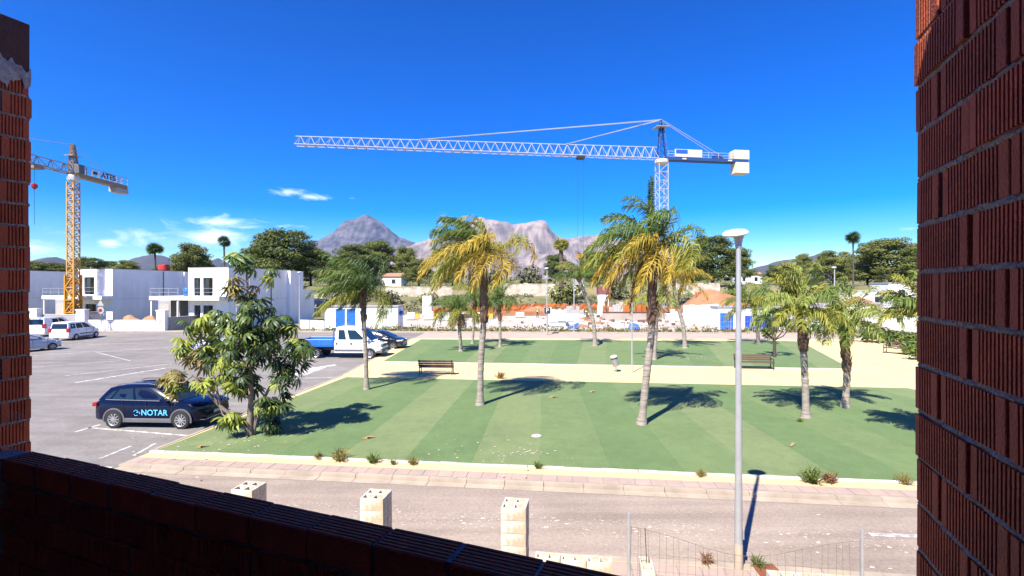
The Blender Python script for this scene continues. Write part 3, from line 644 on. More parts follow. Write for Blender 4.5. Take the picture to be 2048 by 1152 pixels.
# long hanging dead fronds on that palm
for dx, l in ((-.45, 2.3), (.12, 2.2)):
    b = frond_mesh(l, PI * (1 if dx < 0 else 0), math.radians(-62), V((0, 0, 0)), 1.1, rr, 50, .30, .04); b.build('dead_frond', m_fr['rust' if dx < 0 else 'dry'], fp, loc=top_ + V((dx * .4, -.1, -.3)))
b = frond_mesh(2.6, 2.9, math.radians(-35), V((-.05, 0, 0)), .9, rr, 56, .55, .036); b.build('dead_frond', m_fr['rust'], fp, loc=top_ + V((-.25, .1, -.2)))
palm((922, 703), [(919, 660), (917, 622)], 'short palm with a dry straw-coloured skirt, left of the tall golden palm', 2.4, [(6, 58, .7, 'green'), (9, 15, 1.1, ['green', 'dark', 'olive'])], (-.32, .03, 0), .17, .3, 14, leaf=.8, dryskirt=12)
palm((945, 688), [(948, 640), (951, 598)], 'slim palm behind the trunk of the tall golden palm', 2.4, [(6, 60, .7, ['green', 'olive']), (8, 20, 1.1, ['green', 'dark'])], (-.2, .03, 0), .14, .3, 15, leaf=.8, dryskirt=3)
palm((1000, 694), [(1000, 650), (997, 606)], 'compact dark palm right of the tall golden palm', 2.2, [(6, 68, .8, ['green', 'lime']), (9, 30, 1.3, ['dark', 'green'])], (-.10, .02, 0), .15, .42, 16, leaf=.75, dryskirt=2)
palm((1308, 720), [(1312, 660), (1314, 600)], 'palm standing directly behind the tallest palm', 2.5, [(7, 60, .35, ['lime', 'olive']), (7, 20, .6, ['gold', 'lime', 'olive'])], (-.2, .03, 0), .17, .3, 17, leaf=.7, dryskirt=3)
palm((1190, 692), [(1186, 640), (1168, 585), (1156, 556)], 'far palm whose pale trunk leans to the left', 2.5, [(6, 62, .3, ['green', 'olive']), (9, 26, .52, ['green', 'dark', 'olive'])], (-.38, .03, 0), .20, .12, 18, leaf=.75)
palm((1370, 697), [(1366, 650), (1352, 600), (1345, 556)], 'far palm with golden fronds arching to the right', 3.1, [(5, 64, .25, ['gold', 'olive']), (9, 34, .42, ['gold', 'gold', 'olive']), (4, 0, .6, ['gold', 'olive'])], (.22, .02, 0), .20, .15, 19, leaf=.85)
palm((1612, 836), [(1610, 760), (1606, 690), (1600, 622)], 'near right palm with pale green fronds and a shaggy brown upper trunk', 2.05, [(6, 72, .5, ['lime', 'olive']), (10, 42, .75, ['lime', 'olive', 'lime', 'green']), (9, 8, .95, ['lime', 'olive', 'green'])], (-.16, .03, 0), .155, .40, 20, leaf=.58)
palm((1690, 815), [(1694, 750), (1690, 700), (1688, 648)], 'right palm with a thick shaggy brown trunk, next to the sandy path', 2.1, [(6, 70, .55, ['lime', 'olive']), (9, 40, .8, ['lime', 'olive']), (8, 8, 1.0, ['lime', 'green'])], (-.12, .03, 0), .165, .62, 21, leaf=.6)
palm((1517, 688), [(1514, 655), (1507, 612)], 'far palm seen right beside the near lamp post', 3.0, [(6, 62, .3, ['lime', 'green']), (9, 32, .46, ['lime', 'olive', 'green']), (6, 2, .6, ['olive', 'lime'])], (-.22, .03, 0), .19, .3, 22, leaf=.8)
palm(V((13.0, 15.2, PZ)), [(1866, 750), (1868, 618)], 'palm at the right wall, only its drooping pale fronds in view', 1.5, [(5, 66, .3, ['lime', 'olive']), (8, 36, .52, ['lime', 'green', 'olive']), (8, 4, .7, ['lime', 'olive'])], (-.3, .03, 0), .16, .3, 23, leaf=.6)

# ---------------------------------------------------------------- umbrella tree
m_sch = [mat('umbrella_leaf_dark', (.034, .066, .016), .5, (.02, .042, .010), 3, .6, transl=.15), mat('umbrella_leaf', (.09, .14, .024), .5, (.06, .105, .018), 3, .6, transl=.22), mat('umbrella_leaf_sunlit', (.32, .37, .05), .55, (.23, .28, .04), 3, .6, transl=.3), mat('umbrella_leaf_tan', (.30, .25, .06), .6, (.15, .12, .035), 3, .6, transl=.25)]  # the lime copy puts sunlight on the crown into the leaf colour
m_bark = mat('pale_bark', (.25, .20, .165), .9, (.16, .125, .105), 5, .7, .5, 30)
def umb_leaf(seed, n=11, L=.26, m=0):
    rr = random.Random(seed); b = MB()
    b.tube([(0, 0, -.22), (0, 0, 0)], .006, 4, False)
    for k in range(n):
        a = 2 * PI * k / n + rr.uniform(-.12, .12); l = L * rr.uniform(.8, 1.1); dp = rr.uniform(.8, 1.5); o = V((math.cos(a), math.sin(a), 0)); s = V((-o.y, o.x, 0)); w_ = .039 * rr.uniform(.85, 1.15)
        p = [V((0, 0, 0)), o * l * .16 + V((0, 0, .008)), o * l * .5 - V((0, 0, l * .13 * dp)), o * l * .78 - V((0, 0, l * .40 * dp)), o * l * .9 - V((0, 0, l * .72 * dp))]
        ws = [.006, .012, w_, w_ * .85, .004]; vs = []
        for q, w2 in zip(p, ws): vs += [q - s * w2 + V((0, 0, w2 * .22)), q, q + s * w2 + V((0, 0, w2 * .22))]
        fs = []
        for i in range(1, 4): fs += [(i * 3, i * 3 + 1, (i + 1) * 3 + 1, (i + 1) * 3), (i * 3 + 1, i * 3 + 2, (i + 1) * 3 + 2, (i + 1) * 3 + 1)]
        b.add(vs, fs)
    me = b.mesh('leaf', m_sch[m]); me.polygons.foreach_set('use_smooth', [True] * len(me.polygons)); return me
lv = [[umb_leaf(10 * m + s, 11 + s, .31 + .03 * s, m) for s in range(3)] for m in range(4)]
SB = G(500, 872, PZ); ut = thing('umbrella_tree', 'large umbrella tree with drooping hand-shaped leaves beside the dark blue car', 'tree', SB)
rr = random.Random(21)
def up_(px, py, dy=0): return AT(px, py, SB.y + dy) - SB
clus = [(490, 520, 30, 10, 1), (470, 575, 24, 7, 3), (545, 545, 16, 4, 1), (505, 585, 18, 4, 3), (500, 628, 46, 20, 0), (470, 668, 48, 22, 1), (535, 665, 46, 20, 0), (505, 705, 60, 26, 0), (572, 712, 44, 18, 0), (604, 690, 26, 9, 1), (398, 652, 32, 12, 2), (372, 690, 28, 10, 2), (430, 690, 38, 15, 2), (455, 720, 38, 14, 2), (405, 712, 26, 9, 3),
        (347, 766, 30, 14, 3), (415, 760, 22, 9, 2), (470, 770, 30, 12, 2), (500, 760, 34, 12, 1), (568, 752, 30, 10, 0), (458, 838, 20, 9, 2), (548, 806, 34, 18, 0), (544, 842, 20, 10, 0), (440, 640, 26, 7, 1), (572, 650, 22, 6, 1)]  # leaf colour paints the light: lime clusters on the sunlit left, dark ones right
trunk = MB(); nodes = {'a': up_(503, 800), 'b': up_(500, 735, -.1), 'c': up_(548, 760, .25), 'd': up_(440, 812, -.2), 'e': up_(500, 660)}
trunk.tube([(0, 0, -.05), up_(500, 840), nodes['a'], nodes['b'], nodes['e'], up_(496, 600), up_(492, 535)], [.13, .105, .095, .07, .05, .03, .015], 10)
trunk.tube([(.05, .05, 0), up_(520, 810, .1), nodes['c'], up_(590, 715, .3)], [.08, .06, .045, .02], 8)
trunk.tube([(-.03, -.05, .25), nodes['d'], up_(412, 780, -.35), up_(385, 752, -.4)], [.07, .055, .045, .025], 8)
trunk.tube([nodes['d'], up_(430, 760, -.3), up_(400, 700, -.3)], [.045, .035, .02], 7)
trunk.build('trunk', m_bark, ut, smooth=True)
nl_ = 0
for (cx_, cy_, rp, cnt, kind) in clus:
    c = up_(cx_, cy_, rr.uniform(-.35, .35)); near = min([nodes[k] for k in nodes] + [up_(496, 600), up_(590, 715, .3), up_(385, 752, -.4), up_(400, 700, -.3)], key=lambda q: (q - c).length + max(0, q.z - c.z) * .6)
    br = MB(); br.tube([near, near.lerp(c, .5) + V((rr.uniform(-.1, .1), rr.uniform(-.1, .1), -.08)), c], [.03, .022, .012], 6, False); br.build('branch', m_bark, ut, smooth=True)
    rad = rp / F * SB.y * .88
    for k in range(cnt):
        d = V((rr.gauss(0, 1), rr.gauss(0, 1), rr.gauss(0, 1))).normalized() * rad * rr.random() ** .45; q = c + d
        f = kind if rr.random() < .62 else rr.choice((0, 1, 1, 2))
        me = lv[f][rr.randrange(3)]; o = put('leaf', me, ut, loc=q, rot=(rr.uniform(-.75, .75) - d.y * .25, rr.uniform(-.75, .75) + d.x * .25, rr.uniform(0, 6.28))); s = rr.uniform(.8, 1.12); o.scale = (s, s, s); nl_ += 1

# young tree behind the bench
def leafy(b, c, rx, ry, rz, n, size, rr, shell=.5, flat=0):
    for i in range(n):
        d = V((rr.gauss(0, 1), rr.gauss(0, 1), rr.gauss(0, 1))).normalized(); k = shell + (1 - shell) * rr.random() ** .6
        p = V(c) + V((d.x * rx, d.y * ry, d.z * rz)) * k
        u = V((rr.gauss(0, 1), rr.gauss(0, 1), rr.gauss(0, 1) * (1 - flat))).normalized(); v = u.cross((d + V((rr.uniform(-.6, .6), rr.uniform(-.6, .6), rr.uniform(-.4, .8)))).normalized())
        if v.length < .1: continue
        v.normalize(); s = size * rr.uniform(.6, 1.3); a, e = u * s, v * s * rr.uniform(.35, .7)
        b.add([p - a, p - e * .9 + a * .1, p + a, p + e], [(0, 1, 2, 3)])
m_leaf = mat('broad_leaf', (.10, .15, .028), .5, (.06, .10, .02), 2, .6, transl=.3)
yt = thing('young_tree', 'small young tree with forking dark stems behind the right-hand bench', 'tree', G(1549, 715, PZ), 0)
b = MB(); b.tube([(0, 0, 0), (0, 0, .9), (-.02, 0, 1.35)], [.12, .10, .09], 10); rr = random.Random(3); tips = []
for k in range(9):
    a = rr.random() * 6.28; p = V((math.cos(a) * rr.uniform(.5, 1.3), math.sin(a) * .8, rr.uniform(1.9, 2.9))); b.tube([(0, 0, 1.25), p * .55 + V((0, 0, .35)), p], [.05, .035, .015], 6, False); tips.append(p)
b.build('trunk', mat('dark_bark', (.075, .055, .042), .9), yt, smooth=True)
b = MB()
for p in tips: leafy(b, p, .4, .4, .35, 44, .14, rr, .2)
leafy(b, (-.5, 0, 1.6), .5, .4, .35, 40, .13, rr, .2)
b.build('crown', m_leaf, yt)

# ---------------------------------------------------------------- pines, shrubs, fan palms beyond the site
m_pine = [mat('pine_a', (.135, .165, .036), .8, (.075, .098, .022), .35, .7, rnd=.18, transl=.15), mat('pine_b', (.175, .190, .044), .8, (.10, .12, .028), .35, .7, rnd=.18, transl=.15), mat('scrub_grey', (.15, .15, .085), .9, (.09, .095, .05), .4, .7, rnd=.15, transl=.1)]
m_ptrunk = mat('pine_trunk', (.10, .075, .055), .95)
def pine_mesh(seed, kind):
    rr = random.Random(seed); t = MB(); c = MB(); t.tube([(0, 0, -.5), (.1, 0, 2.5), (rr.uniform(-.5, .5), rr.uniform(-.3, .3), 5.2), (rr.uniform(-.6, .6), 0, 8.6)], [.32, .25, .19, .06], 8)
    ph = [rr.uniform(0, 6.28) for _ in range(3)]
    for k in range(78):
        u = rr.random() ** .8; z = 1.4 + 8.0 * u; a = rr.random() * 6.28
        env = 4.5 * (math.sqrt(max(0, 1 - ((z - 3.2) / 6.6) ** 2)) if z > 3.2 else .72 + .28 * (z - 1.4) / 1.8) * (1 + .16 * math.sin(2 * a + ph[0]) + .12 * math.sin(3 * a + ph[1] + z))
        d = env * rr.uniform(.45, .98); p = V((math.cos(a) * d, math.sin(a) * d, z))
        if k % 3 == 0: t.tube([(0, 0, max(1.4, z - 1.6)), p * .5 + V((0, 0, z * .5 - .3)), p], [.10, .06, .02], 5, False)
        r = rr.uniform(.75, 1.35); leafy(c, p, r * 1.2, r * 1.2, r * .62, 300, .15, rr, .35, .35)
    leafy(c, (0, 0, 5.2), 3.2, 3.2, 3.4, 1500, .22, rr, .5, .3)
    return t.mesh('trunk', m_ptrunk), c.mesh('crown', m_pine[kind])
pines = [pine_mesh(s, k) for s, k in ((1, 0), (2, 1), (3, 0), (4, 1), (5, 0), (6, 1))]
def pine(px, ptop, Y, hpx_w, var, label, base=None):
    X = (px - CX) / F * Y; zb = land(X, Y); top_ = AT(px, ptop, Y).z; h = top_ - zb; w_ = hpx_w / F * Y
    t = thing('pine_tree', label, 'pine tree', (X, Y, zb), (var * 1.7) % 6, 'pines on the slope')
    k = (w_ / 9.4, w_ / 9.4, h / 10.2)
    for nm, me in zip(('trunk', 'crown'), pines[var % 6]): o = put(nm, me, t); o.scale = k
    return t
for i, a in enumerate(((385, 482, 118, 92, 1, 'rounded pine between the two tall thin palms, above the villas'), (570, 455, 132, 150, 0, 'largest broad pine above the right-hand villa'), (525, 485, 138, 80, 3, 'pine at the left flank of the largest broad pine'), (622, 492, 136, 80, 2, 'darker pine right of the largest broad pine'),
    (708, 486, 140, 96, 4, 'pine below the pointed mountain, behind the dark green palm'), (755, 476, 150, 76, 2, 'tall dark pine just right of the pointed mountain peak'), (812, 490, 150, 64, 1, 'pine left of the golden palm crown'), (838, 515, 136, 66, 5, 'lower olive pine left of the golden palm crown'),
    (1425, 468, 138, 112, 4, 'tall dark pine left of the near lamp head'), (1385, 490, 145, 70, 0, 'pine behind the golden arching palm'), (1472, 492, 146, 66, 2, 'pine partly hidden by the near lamp post'),
    (1608, 505, 175, 38, 3, 'small round pine left of the lone right-hand fan palm'), (1668, 498, 165, 84, 1, 'dome-shaped pine below the lone fan palm'), (1780, 474, 140, 130, 3, 'large light green pine near the right wall'), (1842, 486, 132, 80, 2, 'pine cut off by the right wall'), (1735, 512, 150, 66, 5, 'low pine between the dome-shaped and the large light pine'),
    (75, 520, 160, 70, 1, 'low pine beside the left brick pier'), (112, 524, 165, 70, 3, 'low pine left of the yellow crane mast'), (178, 512, 160, 64, 0, 'pine just right of the yellow crane mast'), (215, 520, 165, 60, 4, 'second low pine right of the yellow crane mast'), (255, 518, 160, 60, 1, 'low pine above the middle villa roof'), (330, 528, 150, 60, 5, 'low pine at the foot of the left thin palm'),
    (1190, 500, 165, 70, 0, 'dark pine behind the leaning palm'), (1110, 505, 170, 52, 2, 'small pine below the stout far palm'), (1560, 528, 170, 70, 4, 'low pine right of the near lamp post'), (660, 515, 150, 70, 5, 'low pine over the site cabin'), (905, 512, 160, 60, 1, 'pine behind the golden palm crown'), (1300, 510, 165, 80, 5, 'pine behind the tallest palm'), (1820, 505, 150, 60, 0, 'small dark pine close to the right wall'))): pine(*a)
def bush_mesh(seed, m, n=420, size=.13):
    rr = random.Random(seed); c = MB()
    for k in range(5): leafy(c, (rr.uniform(-.5, .5), rr.uniform(-.4, .4), rr.uniform(.35, .75)), .6, .6, .5, n // 5, size, rr, .4)
    return c.mesh('foliage', m)
m_scrub = [m_pine[1], m_pine[2], mat('scrub_yellow', (.27, .22, .06), .9, (.16, .15, .045), .6, .7, transl=.2, rnd=.15), mat('hedge_green', (.13, .18, .03), .6, (.07, .11, .02), 1, .6, transl=.25), mat('rusty_scrub', (.27, .135, .06), .9, (.17, .10, .045), .6, .7, transl=.2, rnd=.15)]
bushes = [bush_mesh(30 + i, m_scrub[i]) for i in range(5)]
def bush(p, sx_, sz, k, label, name='shrub', group=None):
    t = thing(name, label, 'shrub', p, R(0, 6), group); o = put('foliage', bushes[k], t); o.scale = (sx_ / 1.9, sx_ / 1.9, sz / 1.15); b = MB(); b.tube([(0, 0, -.1), (0, .02, sz * .6)], [.05, .02], 6); b.build('stem', m_ptrunk, t); return t
def land_px(px, py, Y): X = (px - CX) / F * Y; return V((X, Y, land(X, Y)))
bush(land_px(1135, 590, 112), 9.5, 5.6, 0, 'dark round shrub in front of the white stone wall')
bush(land_px(985, 560, 132), 8, 5, 1, 'grey-green shrub below the leafless tree'); bush(land_px(1060, 560, 134), 8, 6, 1, 'grey shrub behind the white stone wall left of the dark round shrub')
bush(land_px(780, 585, 112), 6, 3.2, 1, 'olive shrub on the slope above the white cabin'); bush(land_px(700, 590, 112), 7, 3.4, 0, 'green shrub on the slope behind the dark green palm'); bush(land_px(860, 590, 110), 6, 3, 0, 'shrub under the golden fronds on the slope')
bush(land_px(1235, 575, 120), 7, 4.5, 1, 'scrubby bush behind the tallest palm'); bush(land_px(1480, 590, 112), 7, 4.2, 0, 'dark bush on the slope behind the near lamp post'); bush(land_px(1780, 570, 110), 8, 5, 1, 'brownish thicket below the large light pine')
hd = [(1745, 676, 3.4, 1.15), (1785, 677, 3.4, 1.2), (1818, 682, 3.0, 1.2), (1822, 700, 2.0, 1.1), (1842, 712, 2.0, 1.2)]
for i, (px, py, sx_, sz) in enumerate(hd): bush(G(px, py + 9, PZ), sx_, sz, 3, ('clipped hedge bush at the left end of the green hedge', 'hedge bush in the middle of the green hedge', 'hedge bush at the right end of the hedge row', 'green bush beside the slim right-hand bench', 'green bush against the right wall by the hedge kerb')[i], 'hedge_bush', 'hedge by the sandy square')
def weed_mesh(seed, m):
    rr = random.Random(seed); c = MB()
    for k in range(90):
        a = rr.random() * 6.28; e = rr.uniform(.5, 1.45); d = V((math.cos(a) * math.cos(e), math.sin(a) * math.cos(e), math.sin(e))); l = rr.uniform(.35, 1.0); s = d.cross(V((rr.gauss(0, 1), rr.gauss(0, 1), rr.gauss(0, 1)))).normalized() * rr.uniform(.012, .03)
        p0 = V((rr.uniform(-.15, .15), rr.uniform(-.15, .15), 0)); p1 = p0 + d * l * .6; p2 = p1 + (d - V((0, 0, .5))).normalized() * l * .4; c.add([p0 - s * .4, p0 + s * .4, p1 + s, p1 - s, p2], [(0, 1, 2, 3), (3, 2, 4)])
        if rr.random() < .6: leafy(c, p1, .1, .1, .08, 3, .05, rr, .1)
    return c.mesh('foliage', m)
weeds = [weed_mesh(60 + i, m_scrub[i]) for i in range(5)]
def weed(px, py, s, k, label):
    t = thing('weed', label, 'weed', G(px, py, PZ), R(0, 6), 'weeds along the lawn kerb'); o = put('foliage', weeds[k], t); o.scale = (s, s, s)
    b = MB(); b.tube([(0, 0, -.02), (0, .01, s * .5)], [.012, .006], 5); b.build('stem', m_ptrunk, t)
weed(680, 921, .55, 2, 'largest brownish weed on the kerb left of centre'); weed(746, 926, .42, 3, 'bright green weed on the lawn kerb'); weed(637, 918, .3, 2, 'small yellow weed left of the brownish weed'); weed(786, 929, .22, 3, 'tiny yellow weed right of the bright green weed'); weed(826, 929, .32, 2, 'small weed farther right along the kerb'); weed(1076, 937, .3, 3, 'low weed at the kerb below the round cover'); weed(1402, 953, .3, 2, 'little weed on the kerb left of the near lamp post')
weed(1624, 966, .62, 3, 'large green weed on the kerb right of the lamp shadow'); weed(1662, 966, .45, 4, 'reddish weed beside the large green weed'); weed(1810, 968, .4, 2, 'dry weed on the kerb next to the right wall'); weed(1000, 757, .6, 4, 'brown tuft on the sandy path edge'); weed(1412, 1127, .28, 4, 'brown weed on the near pavement by the wire fence')
weed(1515, 1134, .3, 3, 'green sprig by the rusty plate'); weed(1600, 845, .25, 3, 'sprig at the foot of the near right palm')
# ground cover: strips nobody could count
def cover(name, label, pts, n, size, m, rr, hmax=.5):
    b = MB()
    for i in range(n):
        a, c = rr.choice(pts); p = a.lerp(c, rr.random()) + V((rr.uniform(-.5, .5), rr.uniform(-.6, .6), 0)); z = land(p.x, p.y); hh = hmax * rr.random() ** 1.5
        leafy(b, (p.x, p.y, z + hh * .5 + .1), .35, .35, hh * .5 + .1, 9, size, rr, .2)
    o = b.build(name, m); stuff(o, label, 'plants'); return o
rr = random.Random(8)
cover('undergrowth', 'yellow flowering weeds along the far pavement', [(V((-23, 58.2, 0)), V((8, 56.6, 0))), (V((8, 56.6, 0)), V((42, 55.0, 0)))], 420, .13, m_scrub[2], rr, .8)
cover('undergrowth', 'rusty red weeds along the far pavement', [(V((-18, 58.4, 0)), V((10, 57.2, 0))), (V((10, 57.0, 0)), V((40, 55.4, 0)))], 260, .12, m_scrub[4], rr, .7)
cover('undergrowth', 'green weeds along the far pavement', [(V((-24, 58.0, 0)), V((40, 54.9, 0)))], 220, .13, m_scrub[3], rr, .7)
def slope_cover(label, m, n, size, seed, y0, y1, x0, x1, hm):
    rr = random.Random(seed); b = MB()
    for i in range(n):
        y = rr.uniform(y0, y1); x = rr.uniform(x0, x1)
        if noise.noise((x * .07, y * .1, seed)) < -.05: continue
        leafy(b, (x, y, land(x, y) + hm * .3), hm, hm, hm * .55, 16, size, rr, .2)
    stuff(b.build('scrub', m), label, 'scrub')
slope_cover('olive scrub covering the slope behind the building site', m_scrub[1], 1100, .26, 1, 98, 127, -62, 78, .9)
slope_cover('dry yellow grass on the slope behind the building site', m_scrub[2], 420, .22, 2, 97, 127, -62, 78, .6)
slope_cover('green scrub on the slope behind the building site', m_scrub[0], 1000, .26, 3, 99, 200, -130, 130, 1.3)
slope_cover('dark thicket along the hill crest', m_scrub[0], 900, .5, 5, 170, 260, -260, 260, 2.6)
# leafless tree
lt = thing('leafless_tree', 'leafless grey tree with a dome of bare twigs right of the golden palm', 'tree', land_px(1012, 560, 130)); rr = random.Random(31); b = MB()
def twig(p, d, l, r, k):
    q = p + d * l; b.tube([p, p.lerp(q, .5) + V((rr.uniform(-1, 1), rr.uniform(-1, 1), rr.uniform(-.3, .6))) * l * .07, q], [r, r * .88, r * .76], 5 if k < 2 else 3, False)
    if k == 6: return
    for _ in range(3 if k < 4 else 2): twig(q, (d + V((rr.gauss(0, .6), rr.gauss(0, .6), rr.gauss(.05, .42)))).normalized(), l * rr.uniform(.70, .9), r * .72, k + 1)
twig(V((0, 0, -.3)), V((0, 0, 1)), 2.6, .35, 0); b.build('trunk', mat('grey_twig', (.23, .195, .175), .95, (.16, .135, .12)), lt)
b2 = MB(); b2.lathe([(.55, -.4), (.42, .1), (.36, .5)], 9); b2.build('root_flare', MATS['grey_twig'], lt)
# fan palms far away
def fan_palm(px, pc, Y, rpx, label, thick=.2, droop=.3, dark=True):
    X = (px - CX) / F * Y; zb = land(X, Y); zc = AT(px, pc, Y).z; r = rpx / F * Y; t = thing('fan_palm', label, 'palm tree', (X, Y, zb), 0, 'tall fan palms beyond the site'); rr = random.Random(px)
    b = MB(); b.tube([(0, 0, -.3), (.1, 0, (zc - zb) * .5), (0, 0, zc - zb)], [thick * 1.25, thick, thick * .9], 8); b.build('trunk', m_ptrunk, t, smooth=True)
    me = MB(); n = 9
    vs = [V((0, 0, 0)), V((r * .22, 0, .02 * r))]; me.bar(vs[0], vs[1], .04)
    for k in range(n):
        a = math.radians(-62 + 124 * k / (n - 1)); o = V((math.cos(a), math.sin(a), 0)); s = V((-o.y, o.x, 0)) * r * .05
        p = vs[1]; me.add([p, p + o * r * .45 - s + V((0, 0, -.03 * r)), p + o * r * .80 + V((0, 0, -.1 * r * rr.random())), p + o * r * .45 + s + V((0, 0, -.03 * r))], [(0, 1, 2, 3)])
    me = me.mesh('frond', m_fr['dark' if dark else 'olive'])
    for k in range(34):
        el = math.asin(rr.uniform(-.75, 1.0)); put('frond', me, t, loc=(0, 0, zc - zb), rot=(rr.uniform(-1.2, 1.2), -el, k * 2.4 + rr.uniform(-.2, .2)))
    return t
fan_palm(310, 498, 118, 17, 'tall thin palm left of the rounded pine, above the villas'); fan_palm(448, 483, 112, 14, 'tall thin palm right of the rounded pine'); fan_palm(1706, 476, 128, 16, 'lone tall fan palm on the right skyline'); fan_palm(1122, 489, 112, 18, 'stout far palm in front of the pale cliffs', .5, .3, False)
# debris on the lawn
rr = random.Random(77); m_straw = mat('dry_leaf', (.38, .27, .12), .9, (.26, .17, .07)); m_petal = mat('pale_petals', (.55, .42, .40), .8)
for (px, py, l, lab) in ((1107, 797, .55, 'dry curled leaf sheath on the near lawn'), (1185, 786, .45, 'dry leaf on the near lawn left of the tallest palm'), (1118, 776, .3, 'small dry leaf by the golden palm shadow'), (405, 897, .4, 'dry leaf by the umbrella tree on the lawn corner'), (738, 879, .5, 'dry leaf in front of the umbrella tree shadow'), (1587, 893, .5, 'thin dry twig right of the near lamp post')):
    p = G(px, py, PZ) + V((0, 0, .05)); a = R(0, .8); b = MB(); d = V((math.cos(a), math.sin(a), 0)); s = V((-d.y, d.x, 0)) * .05
    b.add([p - d * l * .5, p - d * l * .1 - s + V((0, 0, .05)), p + d * l * .5 + s + V((0, 0, .01)), p + s + V((0, 0, .06)), p - d * l * .1 - s - V((0, 0, .012)), p + s - V((0, 0, .008))], [(0, 1, 2, 3), (0, 4, 1), (1, 4, 5, 2), (2, 5, 3), (3, 5, 4, 0)]); tag(b.build('dry_leaf', m_straw), lab, 'leaf', 'dry leaves on the lawn')
b = MB()
for c, n, sp in (((1400, 717), 90, .9), ((1038, 909), 12, .3), ((1052, 905), 8, .2), ((995, 905), 40, 1.2), ((440, 890), 40, 1.3)):
    for i in range(n):
        p = G(*c, PZ) + V((rr.gauss(0, sp), rr.gauss(0, sp * .7), .034)); s = rr.uniform(.02, .05); b.poly([(p.x - s, p.y, p.z), (p.x, p.y - s, p.z + .006), (p.x + s, p.y, p.z), (p.x, p.y + s * .6, p.z + .01)])
stuff(b.build('fallen_petals', m_petal), 'fallen petals and scraps on the lawns', 'litter')
# ---------------------------------------------------------------- vehicles (x forward, near side is -y)
def wheel(t, x, y, r, wd=.21, spokes=5, sgn=-1, style='alloy'):
    w_ = bpy.data.objects.new('wheel', None); COL.objects.link(w_); w_.parent = t; w_.location = (x, y, r); w_.rotation_euler = (PI / 2 if sgn < 0 else -PI / 2, 0, 0); w_.empty_display_size = .1
    b = MB(); b.lathe([(r * .66, -wd * .9), (r * .93, -wd * .95), (r, -wd * .75), (r, -wd * .2), (r * .94, 0), (r * .70, .008), (r * .655, -.02)], 26); b.build('tyre', m_rubber, w_, smooth=True)
    b = MB(); b.lathe([(r * .66, -.055), (r * .66, -.04), (.02, -.042)], 22); b.build('rim_back', m_dark if style == 'alloy' else m_plastic, w_)
    b = MB(); b.lathe([(r * .60, -.01), (r * .665, .004), (r * .665, -.05)], 26) if False else None
    n = 26; vs = []
    for rr_, z in ((r * .59, -.012), (r * .665, .003), (r * .67, -.03)): vs += [(rr_ * math.cos(2 * PI * k / n), rr_ * math.sin(2 * PI * k / n), z) for k in range(n)]
    b.add(vs, [(i * n + k, i * n + (k + 1) % n, (i + 1) * n + (k + 1) % n, (i + 1) * n + k) for i in range(2) for k in range(n)])
    for k in range(spokes):
        a = 2 * PI * k / spokes
        for da in ((-.12, .12) if spokes == 5 else (0,)):
            q = a + da; b.box((math.cos(q) * r * .33, math.sin(q) * r * .33, -.008), (r * .56, r * (.085 if spokes == 5 else .12), .018), Rz(q))
    b.lathe([(r * .13, -.03), (r * .13, .004), (r * .04, .008)], 12); b.build('rim', m_alu, w_)
def loft(rings, close=True):
    b = MB(); n = len(rings[0]); vs = [p for r in rings for p in r]; fs = []
    for i in range(len(rings) - 1):
        for k in range(n): k2 = (k + 1) % n; fs.append((i * n + k, i * n + k2, (i + 1) * n + k2, (i + 1) * n + k))
    fs += [tuple(range(n - 1, -1, -1)), tuple(range((len(rings) - 1) * n, len(rings) * n))]; b.add(vs, fs); return b
